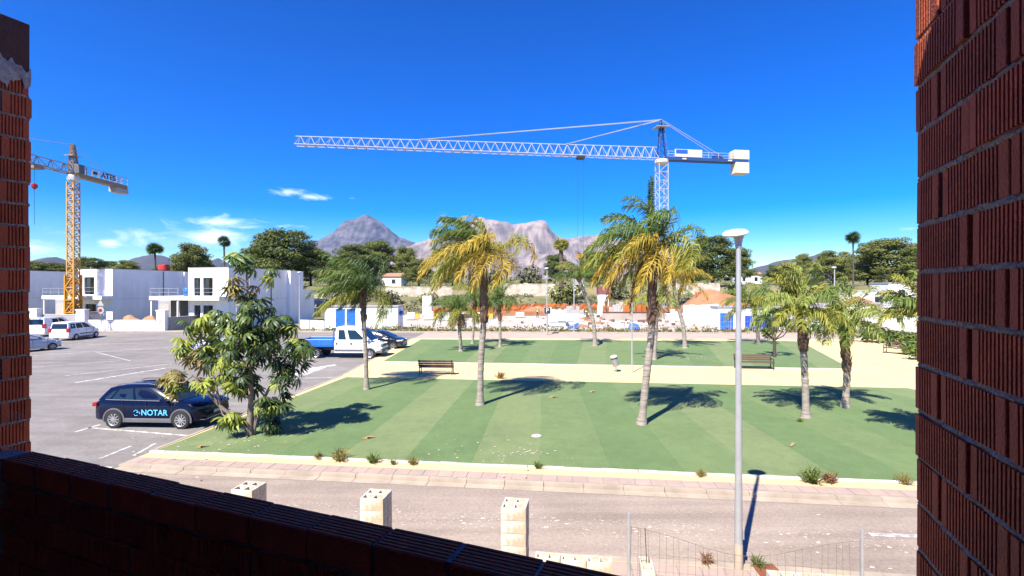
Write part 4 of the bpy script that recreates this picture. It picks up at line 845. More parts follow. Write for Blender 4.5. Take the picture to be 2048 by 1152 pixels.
def car(label, loc, rz, cat, spec, paint, scale=1.0, group='parked vehicles', name='parked_car'):
    t = thing(name, label, cat, loc, rz, group); t.scale = (scale,) * 3
    W = spec['w'] / 2; zb = spec.get('zb', .24); trim = spec.get('trim', paint)
    # body: stations (x, top z, half-width factor, bottom z)
    rings = []
    for x, zt, wf, zz in spec['body']:
        w_ = W * wf; zm = zz + (zt - zz) * .45
        ring = [(x, -w_ * .90, zz), (x, -w_ * .98, zz + .07), (x, -w_, zm), (x, -w_ * .985, zt - (zt - zz) * .18), (x, -w_ * .94, zt - .035), (x, -w_ * .86, zt), (x, -w_ * .4, zt + .018), (x, w_ * .4, zt + .018), (x, w_ * .86, zt), (x, w_ * .94, zt - .035), (x, w_ * .985, zt - (zt - zz) * .18), (x, w_, zm), (x, w_ * .98, zz + .07), (x, w_ * .90, zz)]
        rings.append(ring)
    loft(rings).build('body', paint, t, smooth=True, ang=38)
    # cabin
    c = spec['cabin']; bx0, bx1, tx0, tx1 = c['base'][0], c['base'][1], c['top'][0], c['top'][1]; zl0, zl1 = c['belt']; wb, wt = W * c.get('wb', .95), W * c['wt']
    def roofz(s): return c['roof'] - c.get('drop0', .06) * (1 - s) ** 3 - c.get('drop1', .06) * s ** 3
    def side(s, u, sg=-1, off=0.0):
        bxx = bx0 + (bx1 - bx0) * s; txx = tx0 + (tx1 - tx0) * s; zl = zl0 + (zl1 - zl0) * s; bow = math.sin(u * PI / 2) ** 1.25
        ww = wb + (wt - wb) * (u * .45 + bow * .0 + u * u * .55); k = 1 - .10 * (abs(2 * s - 1) ** 5)
        return V((bxx + (txx - bxx) * u, sg * (ww * k + off), zl + (roofz(s) - zl) * u))
    ns = 14; rings = []
    for u in (0, .25, .5, .75, .92, 1.0):
        uu = u if u < 1 else 1; rings.append([tuple(side(i / ns, uu)) for i in range(ns + 1)] + [tuple(side(i / ns, uu, 1)) for i in range(ns, -1, -1)])
    last = []; ct = (tx0 + tx1) / 2
    for q in rings[-1]: last.append((ct + (q[0] - ct) * .93, q[1] * .86, q[2] + .03))
    rings.append(last)
    loft(rings).build('cabin', paint, t, smooth=True, ang=50)
    # side windows
    for sg in (-1, 1):
        for poly in spec['windows']:
            m = MB(); q = []
            for a, b in zip(poly, poly[1:] + poly[:1]):
                for k in range(3): q.append(side(a[0] + (b[0] - a[0]) * k / 3, a[1] + (b[1] - a[1]) * k / 3, sg, .007))
            n = len(q); qi = [p - V((0, sg * .006, 0)) for p in q]; m.add(q + qi, [tuple(range(n))] + [(k, (k + 1) % n, n + (k + 1) % n, n + k) for k in range(n)]); m.build('side_window', m_glass, t)
    for s0, nm, (a, b_), dx in ((1, 'windscreen', (.07, .90), .012), (0, 'rear_window', c.get('rw', (.18, .86)), -.012)):
        m = MB(); n = 6; vs = []
        for u in [a + (b_ - a) * i / 3 for i in range(4)]:
            L_, R_ = side(s0, u), side(s0, u, 1)
            for k in range(n + 1): f = .05 + .9 * k / n; vs.append(L_.lerp(R_, f) + V((dx + (.02 if s0 else -.012) * math.sin(PI * f), 0, .006)))
        m.add(vs, [(i * (n + 1) + k, i * (n + 1) + k + 1, (i + 1) * (n + 1) + k + 1, (i + 1) * (n + 1) + k) for i in range(3) for k in range(n)]); m.build(nm, m_glass, t, smooth=True)
    r = spec['r']
    for x in spec['axles']:
        for sg in (-1, 1):
            m = MB(); n = 18; arc = [math.radians(-14 + 208 * k / n) for k in range(n + 1)]; y = sg * (W + .004)
            m.poly([(x + math.cos(a) * r * 1.12, y, r + math.sin(a) * r * 1.12) for a in arc]); m.build('wheel_arch', m_dark, t)
            m = MB(); ro, ri = r * (1.12 + spec.get('clad', .05)), r * 1.10; vs = []
            for a in arc: vs += [(x + math.cos(a) * ri, y - sg * .01, r + math.sin(a) * ri), (x + math.cos(a) * ri, y + sg * .014, r + math.sin(a) * ri), (x + math.cos(a) * ro, y + sg * .012, r + math.sin(a) * ro), (x + math.cos(a) * ro, y - sg * .01, r + math.sin(a) * ro)]
            m.add(vs, [(i * 4 + k, i * 4 + k + 1, (i + 1) * 4 + k + 1, (i + 1) * 4 + k) for i in range(n) for k in range(3)]); m.build('arch_trim', trim, t)
            wheel(t, x, sg * (W + .028), r, .2, spec.get('spokes', 5), sg, spec.get('wstyle', 'alloy'))
    xf, xr = spec['body'][-1][0], spec['body'][0][0]
    for sg in (-1, 1):
        m = MB(); m.prism([(spec['body'][-3][0] + .02, sg * W * .62), (xf + .012, sg * W * .50), (xf - .015, sg * W * .80), (spec['body'][-3][0] + .02, sg * (W + .004))], spec['hz'] - .055, spec['hz'] + .05); m.build('headlight', spec.get('hm', m_lgrey), t, bevel=.01)
        m = MB(); m.b2((xr - .012, sg * W * .70, spec['tz'] - spec.get('th', .07)), (xr + .16, sg * (W + .003), spec['tz'] + spec.get('th', .07))); m.build('tail_light', m_red, t, bevel=.012)
        m = MB(); p = side(1, .08, sg); m.box((p.x - .25, sg * (wb + .10), p.z + .02), (.11, .17, .11)); m.build('mirror', spec.get('mm', paint), t, bevel=.025)
        for x in spec['handles']: m = MB(); m.box((x, sg * (W * .99 + .006), spec['hndz']), (.16, .022, .026)); m.build('door_handle', spec.get('mm', paint), t, bevel=.006)
        for x in spec['seams']: m = MB(); m.b2((x - .005, sg * (W * .97), zb + .16), (x + .005, sg * (W + .0025), spec['hndz'] + .1)); m.build('door_seam', m_dark, t)
        m = MB(); m.b2((spec['axles'][0] + r * 1.2, sg * (W * .9), zb - .03), (spec['axles'][1] - r * 1.2, sg * (W + .012), zb + .13)); m.build('sill', spec.get('sillm', trim), t, bevel=.02)
    m = MB(); m.b2((xf - .03, -.26, spec['pz'] - .055), (xf + .022, .26, spec['pz'] + .055)); m.build('number_plate', m_lgrey, t)
    m = MB(); m.b2((xf - .05, -W * .48, spec['hz'] - .10), (xf + .016, W * .48, spec['hz'] + .035)); m.build('grille', m_dark, t, bevel=.02)
    m = MB(); m.b2((xr - .02, -.26, spec['pz'] + .12), (xr + .03, .26, spec['pz'] + .23)); m.build('number_plate', m_lgrey, t)
    m = MB(); m.b2((xf - .09, -W * .7, zb + .0), (xf + .012, W * .7, zb + .14)); m.build('bumper_insert', m_dark, t, bevel=.02)
    t['_'] = 1; del t['_']
    return t, side
SUV = dict(w=1.84, zb=.27, body=[(-2.16, .74, .84, .36), (-2.10, 1.00, .92, .30), (-1.85, 1.08, .985, .27), (-1.0, 1.06, 1, .26), (.2, 1.03, 1, .26), (1.0, 1.01, 1, .26), (1.5, .985, .985, .27), (1.86, .94, .95, .28), (2.06, .86, .87, .30), (2.17, .70, .74, .36)],
           cabin=dict(base=(-2.04, 1.16), top=(-1.72, .28), belt=(1.04, .99), wt=.70, roof=1.58, drop0=.10, drop1=.07, rw=(.25, .86)),
           windows=[[(.07, .16), (.155, .14), (.20, .80), (.125, .66)], [(.18, .13), (.47, .12), (.48, .86), (.235, .83)], [(.505, .12), (.80, .14), (.90, .34), (.80, .88), (.515, .87)]],
           r=.345, axles=(-1.31, 1.33), clad=.13, trim=m_plastic, sillm=m_plastic, hz=.80, hm=m_glass, tz=.90, handles=(-.62, .38), hndz=.90, seams=(-.05, .98, -.98), pz=.55, spokes=10)
p = G(228, 857) ; q = G(360, 859); ang = math.atan2(q.y - p.y, q.x - p.x); mid = (p + q) / 2; CS = .955
ctr = mid + V((-math.sin(ang), math.cos(ang), 0)) * .92 * CS
suv, sside = car('dark blue suv with NOTAR lettering on its doors, parked by the lawn corner', ctr, ang, 'car', SUV, m_npaint, CS)
text('door_lettering', 'NOTAR', .30, m_cyan, suv, (.30, -.936, .615), (PI / 2, 0, 0), .002)
b = MB(); n = 14
for r0, a0, a1, cz, cx0, wd in ((.10, 20, 165, .62, -.42, .018), (.085, 200, 320, .58, -.42, .02), (.055, 30, 150, .60, -.36, .03)):
    pr = [(cx0 + math.cos(math.radians(a0 + (a1 - a0) * i / n)) * r0, cz + math.sin(math.radians(a0 + (a1 - a0) * i / n)) * r0) for i in range(n + 1)]
    pi_ = [(cx0 + math.cos(math.radians(a0 + (a1 - a0) * i / n)) * (r0 - wd), cz + math.sin(math.radians(a0 + (a1 - a0) * i / n)) * (r0 - wd)) for i in range(n + 1)]
    vs = []; [vs.extend([(a[0], -.936, a[1]), (c[0], -.936, c[1])]) for a, c in zip(pr, pi_)]
    b.add(vs, [(2 * i, 2 * i + 1, 2 * i + 3, 2 * i + 2) for i in range(n)])
b.b2((-.30, -.938, .60), (-.24, -.934, .615)); b.b2((-.277, -.938, .57), (-.262, -.934, .645)); b.build('door_emblem', m_cyan, suv)
for sg in (-1, 1):
    b = MB(); b.tube([(-1.45, sg * .585, 1.585), (-1.25, sg * .60, 1.645), (-.2, sg * .60, 1.655), (.12, sg * .575, 1.60)], .016, 6); b.build('roof_rail', m_plastic if sg < 0 else m_dark, suv, smooth=True)
b = MB(); b.lathe([(.055, 0), (.06, .012), (.02, .018)], 14, (2.185, 0, .76), Matrix.Rotation(PI / 2, 3, 'Y')); b.build('grille_emblem', m_alu, suv)
for sg in (-1, 1):
    q = [sside(k / 10, .10, sg, .012) for k in range(1, 9)]; b = MB(); b.tube(q, .011, 5); b.build('window_trim', m_alu, suv)
    b = MB(); b.b2((-1.25, sg * .90, .855), (1.3, sg * .924, .867)); b.build('crease_line', m_kpaint, suv)
b = MB(); b.b2((1.95, -.80, .34), (2.19, .80, .37)); b.build('skid_plate', m_alu, suv, bevel=.012)

VAN = dict(w=1.82, zb=.24, body=[(-2.19, 1.0, .93, .32), (-2.12, 1.10, .985, .26), (-1.0, 1.10, 1, .25), (.5, 1.09, 1, .25), (1.15, 1.07, .99, .25), (1.70, 1.0, .96, .26), (2.0, .88, .90, .28), (2.16, .68, .78, .34)],
           cabin=dict(base=(-2.15, 1.42), top=(-2.02, .52), belt=(1.08, 1.05), wt=.84, roof=1.78, drop0=.03, drop1=.08, rw=(.12, .84)),
           windows=[[(.06, .12), (.245, .12), (.26, .82), (.08, .82)], [(.285, .12), (.53, .12), (.55, .84), (.30, .83)], [(.57, .12), (.84, .12), (.80, .66), (.74, .86), (.585, .85)]],
           r=.315, axles=(-1.32, 1.40), clad=.05, hz=.82, tz=1.02, th=.20, handles=(-.20, .35), hndz=.98, seams=(.10, 1.05, -.95), pz=.45, spokes=10, sillm=m_plastic, mm=m_plastic)
VP = dict(VAN); VP['windows'] = [[(.285, .12), (.53, .12), (.55, .84), (.30, .83)], [(.57, .12), (.84, .12), (.80, .66), (.74, .86), (.585, .85)]]
v1, s1 = car('white people-carrier van parked nearest the site wall, seen from behind', G(136, 682) + V((-1.0, 2.0, 0)), math.radians(97), 'van', VAN, m_wpaint, 1.0, name='parked_van')
b = MB(); b.b2((-.8, -.93, .56), (.95, -.905, .66)); b.build('rub_strip', m_dark, v1, bevel=.01)
v2, s2 = car('white panel van at the left brick pier, behind the silver hatchback', G(72, 676) + V((-1.2, 3.0, 0)), math.radians(100), 'van', VP, m_wpaint, 1.12, name='parked_van')
b = MB(); b.b2((-1.5, -.93, .86), (.2, -.905, .89)); b.build('door_rail', m_dark, v2)
HATCH = dict(w=1.70, zb=.24, body=[(-1.92, .80, .85, .34), (-1.86, .95, .93, .28), (-1.0, .97, 1, .25), (.3, .95, 1, .25), (1.0, .93, .99, .25), (1.5, .88, .95, .26), (1.80, .78, .88, .28), (1.94, .62, .74, .34)],
             cabin=dict(base=(-1.86, 1.18), top=(-1.50, .30), belt=(.96, .93), wt=.70, roof=1.43, drop0=.07, drop1=.07, rw=(.2, .84)),
             windows=[[(.14, .13), (.44, .12), (.45, .86), (.20, .82)], [(.475, .12), (.80, .13), (.90, .32), (.79, .86), (.49, .86)]],
             r=.30, axles=(-1.18, 1.24), clad=.05, hz=.72, tz=.86, handles=(-.5, .4), hndz=.84, seams=(.0, .95, -.85), pz=.42, spokes=5)
car('silver hatchback cut off by the left brick pier', G(70, 706) + V((-1.5, .9, 0)), math.radians(66), 'car', HATCH, m_spaint, 1.0)
car('silver car half hidden behind the umbrella tree', G(392, 721) + V((.4, .8, 0)), math.radians(176), 'car', HATCH, m_spaint, 1.02)
car('dark car parked behind the white truck, only its nose showing', G(772, 701) + V((-.75, 1.2, 0)), math.radians(-4), 'car', HATCH, m_kpaint, 1.08)
# white crew-cab truck with a blue drop-side bed
p, q = G(630, 717), G(743, 718); ang = -.035; Wt = .98
tk = thing('pickup_truck', 'white crew-cab truck with a bright blue drop-side bed', 'truck', p.lerp(q, .5) + V((0, Wt, 0)), ang, 'parked vehicles'); ax = (-1.98, 1.98)
rings = []
for x, zt, wf, zz in ((-.62, 1.30, 1, .42), (.3, 1.30, 1, .42), (1.3, 1.28, 1, .42), (1.75, 1.20, .99, .42), (2.25, 1.12, .95, .44), (2.62, 1.02, .90, .44), (2.80, .82, .84, .48)):
    w_ = Wt * wf; rings.append([(x, -w_ * .95, zz), (x, -w_, zz + .2), (x, -w_, zt - .25), (x, -w_ * .95, zt - .05), (x, -w_ * .85, zt), (x, w_ * .85, zt), (x, w_ * .95, zt - .05), (x, w_, zt - .25), (x, w_, zz + .2), (x, w_ * .95, zz)])
loft(rings).build('body', m_wpaint, tk, smooth=True, ang=35)
def tside(s, u, sg=-1, off=0):
    bx = -.60 + 2.62 * s; tx = -.55 + 1.72 * s; return V((bx + (tx - bx) * u, sg * (Wt * (.965 - .12 * u) * (1 - .05 * abs(2 * s - 1) ** 6) + off), 1.26 + (2.22 - .05 * s ** 3 - 1.26) * u))
rings = [[tuple(tside(i / 12, u)) for i in range(13)] + [tuple(tside(i / 12, u, 1)) for i in range(12, -1, -1)] for u in (0, .4, .8, .95, 1)]
rings.append([(.0 + (a - .25) * .93 + .25, y * .85, z + .06) for a, y, z in rings[-1]]); loft(rings).build('cabin', m_wpaint, tk, smooth=True, ang=50)
for sg in (-1, 1):
    for poly in ([(.10, .12), (.33, .12), (.34, .84), (.11, .84)], [(.43, .12), (.80, .12), (.86, .26), (.77, .84), (.45, .84)]):
        m = MB(); q = [tside(a, b_, sg, .01) for a, b_ in poly]; n = len(q); qi = [k - V((0, sg * .012, 0)) for k in q]; m.add(q + qi, [tuple(range(n))] + [(k, (k + 1) % n, n + (k + 1) % n, n + k) for k in range(n)]); m.build('side_window', m_glass, tk)
    for x in (-.45, .62): m = MB(); m.box((x, sg * (Wt + .006), 1.08), (.14, .03, .12)); m.build('door_handle', m_dark, tk)
    for x in (.42, 1.35): m = MB(); m.b2((x - .006, sg * (Wt * .97), .55), (x + .006, sg * (Wt + .003), 1.25)); m.build('door_seam', m_plastic, tk)
    m = MB(); m.b2((-.6, sg * .9, .56), (1.45, sg * (Wt + .014), .68)); m.build('rub_strip', m_plastic, tk, bevel=.01)
    m = MB(); m.prism([(2.50, sg * .55), (2.80, sg * .48), (2.74, sg * .82), (2.45, sg * .955)], .88, 1.04); m.build('headlight', m_lgrey, tk, bevel=.01)
    m = MB(); m.box((1.75, sg * 1.16, 1.55), (.10, .16, .30)); m.build('mirror', m_dark, tk, bevel=.02)
    for x in ax:
        m = MB(); n = 18; arc = [math.radians(-10 + 200 * k / n) for k in range(n + 1)]; y = sg * (Wt + .004)
        if x > 0: m.poly([(x + math.cos(a) * .43, y, .36 + math.sin(a) * .43) for a in arc]); m.build('wheel_arch', m_dark, tk)
        wheel(tk, x, sg * (Wt + (.03 if x > 0 else -.02)), .36, .22, 8, sg, 'steel')
m = MB(); vs = [tside(1, u).lerp(tside(1, u, 1), f) + V((.015, 0, .01)) for u in (.06, .5, .9) for f in (.05, .35, .65, .95)]; m.add(vs, [(i * 4 + k, i * 4 + k + 1, (i + 1) * 4 + k + 1, (i + 1) * 4 + k) for i in range(2) for k in range(3)]); m.build('windscreen', m_glass, tk)
m = MB(); m.b2((2.66, -.5, .86), (2.83, .5, 1.0)); m.build('grille', m_dark, tk, bevel=.02)
m = MB(); m.b2((2.40, -.90, .40), (2.86, .90, .62)); m.build('bumper', m_plastic, tk, bevel=.05)
m = MB(); m.b2((2.80, -.26, .48), (2.872, .26, .58)); m.build('number_plate', m_lgrey, tk)
m = MB(); m.b2((-3.15, -.98, .86), (-.70, .98, .93)); m.build('bed_floor', m_blue, tk)
for sg in (-1, 1):
    for k in range(2): m = MB(); m.b2((-3.14 + k * 1.22, sg * .96, .94), (-1.94 + k * 1.22, sg * 1.0, 1.36)); m.build('side_board', m_blue, tk, bevel=.008)
    m = MB(); m.b2((-3.16, sg * .95, 1.362), (-.72, sg * 1.005, 1.40)); m.build('board_rail', m_sky_blue, tk)
m = MB(); m.b2((-3.19, -.95, .94), (-3.15, .95, 1.36)); m.build('tail_board', m_blue, tk)
m = MB(); [m.b2((-.71, y - .03, .9), (-.65, y + .03, 2.02)) for y in (-.93, -.3, .3, .93)]; m.b2((-.71, -.95, 1.95), (-.65, .95, 2.01)); m.b2((-.71, -.95, 1.40), (-.65, .95, 1.45)); m.build('headboard', m_blue, tk)
m = MB(); m.b2((-3.0, -.45, .55), (.0, .45, .80)); m.build('chassis', m_dark, tk)
m = MB(); m.b2((-.62, .05 - 1.0, .50), (-.40, -.6, .80)); m.build('fuel_tank', m_plastic, tk, bevel=.03)
# ---------------------------------------------------------------- villas
HA = math.radians(-15)
def wall_holes(b, x0, x1, z0, z1, y0, y1, holes):
    xs = sorted({x0, x1, *[h[0] for h in holes], *[h[1] for h in holes]}); zs = sorted({z0, z1, *[h[2] for h in holes], *[h[3] for h in holes]})
    for i in range(len(xs) - 1):
        run = None
        for j in range(len(zs) - 1):
            cx_, cz = (xs[i] + xs[i + 1]) / 2, (zs[j] + zs[j + 1]) / 2
            inside = any(h[0] < cx_ < h[1] and h[2] < cz < h[3] for h in holes)
            if not inside:
                if run is None: run = zs[j]
            if inside and run is not None: b.b2((xs[i], y0, run), (xs[i + 1], y1, zs[j])); run = None
        if run is not None: b.b2((xs[i], y0, run), (xs[i + 1], y1, z1))
m_room = mat('bare_interior', (.45, .40, .36), .95)
def villa(corner, label, holes_up, holes_dn, wing=True, back=2.8):
    t = thing('villa', label, 'house', corner, HA, 'unfinished white villas'); W_, D_, Ht = 6.3, 10.4, 7.65
    b = MB(); wall_holes(b, -W_, 0, 0, Ht, 0, .3, holes_up + holes_dn); b.build('front_wall', m_white, t)
    b = MB(); b.b2((-.3, .3, 0), (0, D_, Ht)); b.build('side_wall', m_white, t)
    b = MB(); b.b2((-W_, .3, 0), (-W_ + .3, D_, Ht)); b.build('side_wall', m_white, t)
    b = MB(); b.b2((-W_ + .3, D_ - .3, 0), (-.3, D_, Ht)); b.build('rear_wall', m_white, t)
    b = MB(); b.b2((-W_ + .3, .3, Ht - .55), (-.3, D_ - .3, Ht - .3)); b.build('roof', m_conc, t)
    b = MB(); b.b2((-W_ + .3, .3, 3.55), (-.3, D_ - .3, 3.8)); b.build('upper_floor', m_conc, t)
    b = MB(); b.b2((-W_ + .3, 3.6, .1), (-.3, 3.8, 7.0)); b.build('inner_wall', m_room, t)
    b = MB(); b.b2((-2.5, D_, 0), (.55, D_ + back, Ht - .05)); b.build('rear_volume', m_white, t)
    b = MB(); b.b2((-2.4, D_ + back, 0), (.5, D_ + back + 2.6, 4.8)); b.build('rear_annex', m_white, t)
    for h in holes_up + holes_dn:
        f = MB(); wd = .05
        for a in ((h[0], h[0] + wd, h[2], h[3]), (h[1] - wd, h[1], h[2], h[3]), (h[0] + wd, h[1] - wd, h[3] - wd, h[3]), (h[0] + wd, h[1] - wd, h[2], h[2] + wd)): f.b2((a[0], .16, a[2]), (a[1], .22, a[3]))
        f = f.build('window', m_dark, t); g_ = MB(); g_.b2((h[0] + wd, .18, h[2] + wd), ((h[0] + h[1]) / 2, .195, h[3] - wd)); g_.build('pane', m_glass, f)
        if h in holes_up: r_ = MB(); [r_.bar((h[0], .08, h[2] + z), (h[1], .08, h[2] + z), .035) for z in (.45, .95)]; r_.build('window_rail', m_steel, t)
    b = MB(); b.b2((-W_ - .04, -.04, Ht), (.04, D_ + .002, Ht + .06)); b.build('coping', m_conc, t)
    b = MB(); b.tube([(.06, 7.2, .2), (.06, 7.2, Ht - .1)], .06, 8); b.build('downpipe', m_plastic, t)
    for z in (3.6,): b = MB(); b.b2((.0, .3, z), (.012, D_, z + .03)); b.build('render_joint', m_conc, t)
    if wing:
        b = MB(); b.b2((-11.0, -1.4, 3.58), (-.003 - W_ * 0, -.003, 4.05)); b.b2((-11.0, -.003, 3.58), (-W_ - .003, 5.0, 4.05)); b.build('terrace_slab', m_white, t)
        b = MB(); b.b2((-10.9, 5.0, 0), (-W_ - .002, 9, 4.0)); b.build('wing_rear', m_white, t)
        b = MB(); b.b2((-13.2, 1.6, 0), (-11.05, 8, 3.6)); b.build('garage', m_grey_wall, t)
        b = MB(); b.b2((-12.9, 1.56, .1), (-11.3, 1.598, 2.9)); b.build('garage_opening', m_room, t)
        b = MB(); b.b2((-10.9, 2.5, 0), (-10.5, 5, 3.58)); b.build('wing_wall', m_grey_wall, t)
        for x in (-10.85, -6.6): b = MB(); b.b2((x - .09, -1.25, 0), (x + .09, -1.07, 3.58)); b.build('column', m_white, t)
        for z in (4.55, 5.05): b = MB(); b.bar((-10.95, -1.3, z), (-W_ - .1, -1.3, z), .04); b.build('terrace_rail', m_steel, t)
        for k in range(4): b = MB(); x = -10.95 + k * 1.5; b.bar((x, -1.3, 4.05), (x, -1.3, 5.07), .04); b.build('rail_post', m_steel, t)
    return t
UP = [(-5.4, -4.35, 4.1, 6.4), (-3.95, -2.4, 4.1, 6.4)]; DN = [(-5.4, -4.35, .15, 2.9), (-3.95, -2.4, .15, 2.9)]
c3 = V((-35.3, 61.0, 0)); c2 = V((-53.8, 66.0, 0)); c1 = V((-72.4, 71.0, 0))
villa(c3, 'white two-storey villa with a terrace, behind the umbrella tree', UP, DN)
villa(c2, 'white two-storey villa in the middle of the row, behind the yellow crane', [(-5.2, -3.3, 4.2, 6.6)], [(-5.0, -3.0, .15, 2.9)])
villa(c1, 'white villa at the left end of the row, mostly its shaded side wall', UP, DN, False)
tk2 = thing('water_tank', 'small red tank on the roof of the middle villa', 'tank', c2 + Rz(HA) @ V((-2.0, 9.0, 7.6)))
b = MB(); b.lathe([(.5, .12), (.75, .3), (.78, .9), (.6, 1.05), (.2, 1.1)], 16); b.build('barrel', mat('red_tank', (.55, .03, .02), .5), tk2, smooth=True)
b = MB(); b.box((0, 0, .05), (1.3, 1.3, .14)); b.build('stand', m_steel, tk2)
bb = thing('water_drum', 'blue drum on the terrace of the right-hand villa', 'drum', c3 + Rz(HA) @ V((-7.1, .6, 4.05)))
b = MB(); b.lathe([(.4, 0), (.43, .1), (.43, .95), (.36, 1.05)], 14); b.build('shell', m_blue, bb, smooth=True); b = MB(); b.lathe([(.45, .45), (.45, .53)], 14); b.build('hoop', m_dark, bb)
# garden walls, pillars, railings
def gwall(a, b_, h, label, m=m_grey_wall, th=.22, z0=0):
    d = b_ - a; t = thing('garden_wall', label, 'wall', a, math.atan2(d.y, d.x)); L = d.length
    m_ = MB(); m_.b2((0, -th / 2, z0 - .2), (L, th / 2, h)); m_.build('panel', m, t)
    m_ = MB(); m_.b2((0, -th / 2 - .03, h), (L, th / 2 + .03, h + .06)); m_.build('coping', m_kerb, t); return t
def gp(px, Y): return V(((px - CX) / F * Y, Y, 0))
gwall(gp(76, 60), gp(154, 59.5), 1.85, 'grey garden wall behind the white vans')
gwall(gp(178, 59.3), gp(312, 58.8), 1.2, 'low white garden wall in front of the middle villa', m_white)
gwall(gp(338, 58.8), gp(640, 88), 1.55, 'long grey garden wall receding past the right-hand villa')
gwall(gp(176, 60.5), gp(204, 61.5), 2.1, 'short grey wall behind the road signs')
gwall(gp(600, 62.5), gp(648, 61.0), 1.0, 'low pale wall left of the white site cabin', m_white)
for px, Y, hh, lab in ((70, 59.6, 2.5, 'white gate pillar above the left van'), (165, 59.4, 2.4, 'grey-white gate pillar right of the vans'), (325, 58.6, 2.35, 'white gate pillar left of the umbrella tree')):
    t = thing('gate_pillar', lab, 'pillar', gp(px, Y), -.1); b = MB(); b.b2((-.55, -.3, 0), (.55, .3, hh)); b.build('shaft', m_white, t); b = MB(); b.b2((-.62, -.37, hh), (.62, .37, hh + .12)); b.build('cap', m_white, t); b = MB(); b.b2((-.25, -.325, .7), (.2, -.30, 1.5)); b.build('meter_box', m_conc, t)
t = thing('railing', 'grey metal railing on the far pavement before the middle villa', 'railing', gp(172, 57.6), math.atan2(gp(330, 57.2).y - gp(172, 57.6).y, gp(330, 57.2).x - gp(172, 57.6).x)); L = (gp(330, 57.2) - gp(172, 57.6)).length
b = MB(); b.bar((0, 0, 1.2), (L, 0, 1.2), .05); b.build('top_rail', m_steel, t)
for k in range(8): b = MB(); b.bar((L * k / 7, 0, .1), (L * k / 7, 0, 1.2), .05); b.build('post', m_steel, t)
t = thing('road_sign', 'back of a triangular and a round road sign on one post', 'sign', gp(202, 58.2))
b = MB(); b.tube([(0, 0, .1), (0, 0, 3.5)], .04, 8); b.build('post', m_steel, t)
Mx = Matrix.Rotation(PI / 2, 3, 'X')
b = MB(); b.prism([(-.4, -.25), (.4, -.25), (0, .45)], -.02, .02); b.v = [tuple(Mx @ V(q) + V((0, -.06, 3.25))) for q in b.v]; b.build('triangle_plate', m_conc, t)
b = MB(); b.lathe([(.42, -.02), (.42, .02)], 20, (0, -.06, 2.45), Mx); b.build('round_plate', m_conc, t); b = MB(); b.lathe([(.2, .0), (.2, .03)], 16, (0, -.075, 2.45), Mx); b.build('round_centre', m_red, t)
def mound(px, Y, rx, ry, h, label, m=m_gravel, seed=0, zb=None):
    p = gp(px, Y); zb = land(p.x, p.y) if zb is None else zb; b = MB(); n, k_ = 18, 6; vs = [(p.x, p.y, zb + h)]; fs = []
    for i in range(1, k_ + 1):
        for k in range(n):
            a = 2 * PI * k / n; u = i / k_; q = 1 + .22 * noise.noise((math.cos(a) * 1.5 + seed, math.sin(a) * 1.5, u)); z = h * (1 - u ** 1.5) * (1 + .35 * noise.noise((math.cos(a) * 2 * u, math.sin(a) * 2 * u, seed))); vs.append((p.x + math.cos(a) * rx * u * q, p.y + math.sin(a) * ry * u * q, zb - .1 + z))
    for k in range(n): fs.append((0, 1 + k, 1 + (k + 1) % n))
    for i in range(k_ - 1):
        for k in range(n): a = 1 + i * n; fs.append((a + k, a + n + k, a + n + (k + 1) % n, a + (k + 1) % n))
    b.add(vs, fs); tag(b.build('earth_mound', m, smooth=True, ang=70), label, 'mound')
mound(262, 61.5, 2.6, 1.5, 1.75, 'heap of brown earth before the middle villa', seed=1); mound(300, 61, 2.0, 1.3, 1.7, 'smaller heap of earth left of the white gate pillar', seed=5)
mound(1425, 100, 9, 6, 4.6, 'bank of bare orange soil left of the near lamp post', m_red_soil, 8); mound(1500, 98, 6, 5, 3.2, 'lower bank of orange soil behind the right cabin', m_red_soil, 11); mound(1080, 96, 6, 3, 1.6, 'low heap of soil beyond the parking sign', m_red_soil, 12); mound(1720, 84, 7, 4, 3.6, 'reddish earth bank behind the right-hand palms', m_red_soil, 14)
# ---------------------------------------------------------------- site cabins
def cabin(px0, px1, Y, hh, dep, label, m, doors, grille=None):
    a, c = gp(px0, Y), gp(px1, Y); L = c.x - a.x; t = thing('site_cabin', label, 'cabin', a, -.03); b = MB(); b.b2((0, 0, .12), (L, dep, hh)); b.build('shell', m, t)
    b = MB(); b.b2((-.08, -.10, hh), (L + .08, dep + .1, hh + .14)); b.build('roof', m_grey_wall, t)
    for k in range(int(L / 1.2) + 1): b = MB(); b.b2((k * 1.2 - .02, -.018, .15), (k * 1.2 + .02, -.001, hh)); b.build('panel_joint', m, t)
    for k in (0.3, L - .3): b = MB(); b.b2((k - .25, .1, 0), (k + .25, dep - .1, .118)); b.build('foot', m_dark, t)
    for p0, p1, zt in doors: x0, x1 = [(gp(p, Y).x - a.x) for p in (p0, p1)]; b = MB(); b.b2((x0, -.05, .15), (x1, -.02, zt)); d_ = b.build('door', m_blue, t); b = MB(); b.b2((x0 + .08, -.085, 1.15), (x0 + .2, -.052, 1.25)); b.build('handle', m_dark, d_)
    if grille:
        x0, x1 = [(gp(p, Y).x - a.x) for p in grille]; f = MB(); f.b2((x0, -.03, 1.35), (x1, -.005, 2.35)); f = f.build('window', m_lgrey, t)
        for k in range(6): b = MB(); x = x0 + (x1 - x0) * (k + .5) / 6; b.b2((x - .045, -.055, 1.4), (x + .045, -.032, 2.3)); b.build('window_bar', m_dark, f)
    return t
cabin(650, 797, 59.8, 2.8, 2.4, 'light blue and white site cabin with two blue doors behind the truck', mat('cabin_white', (.60, .68, .72), .6, (.54, .62, .66), 1, .5), ((672, 690, 2.55), (694, 711, 2.55)), (758, 775))
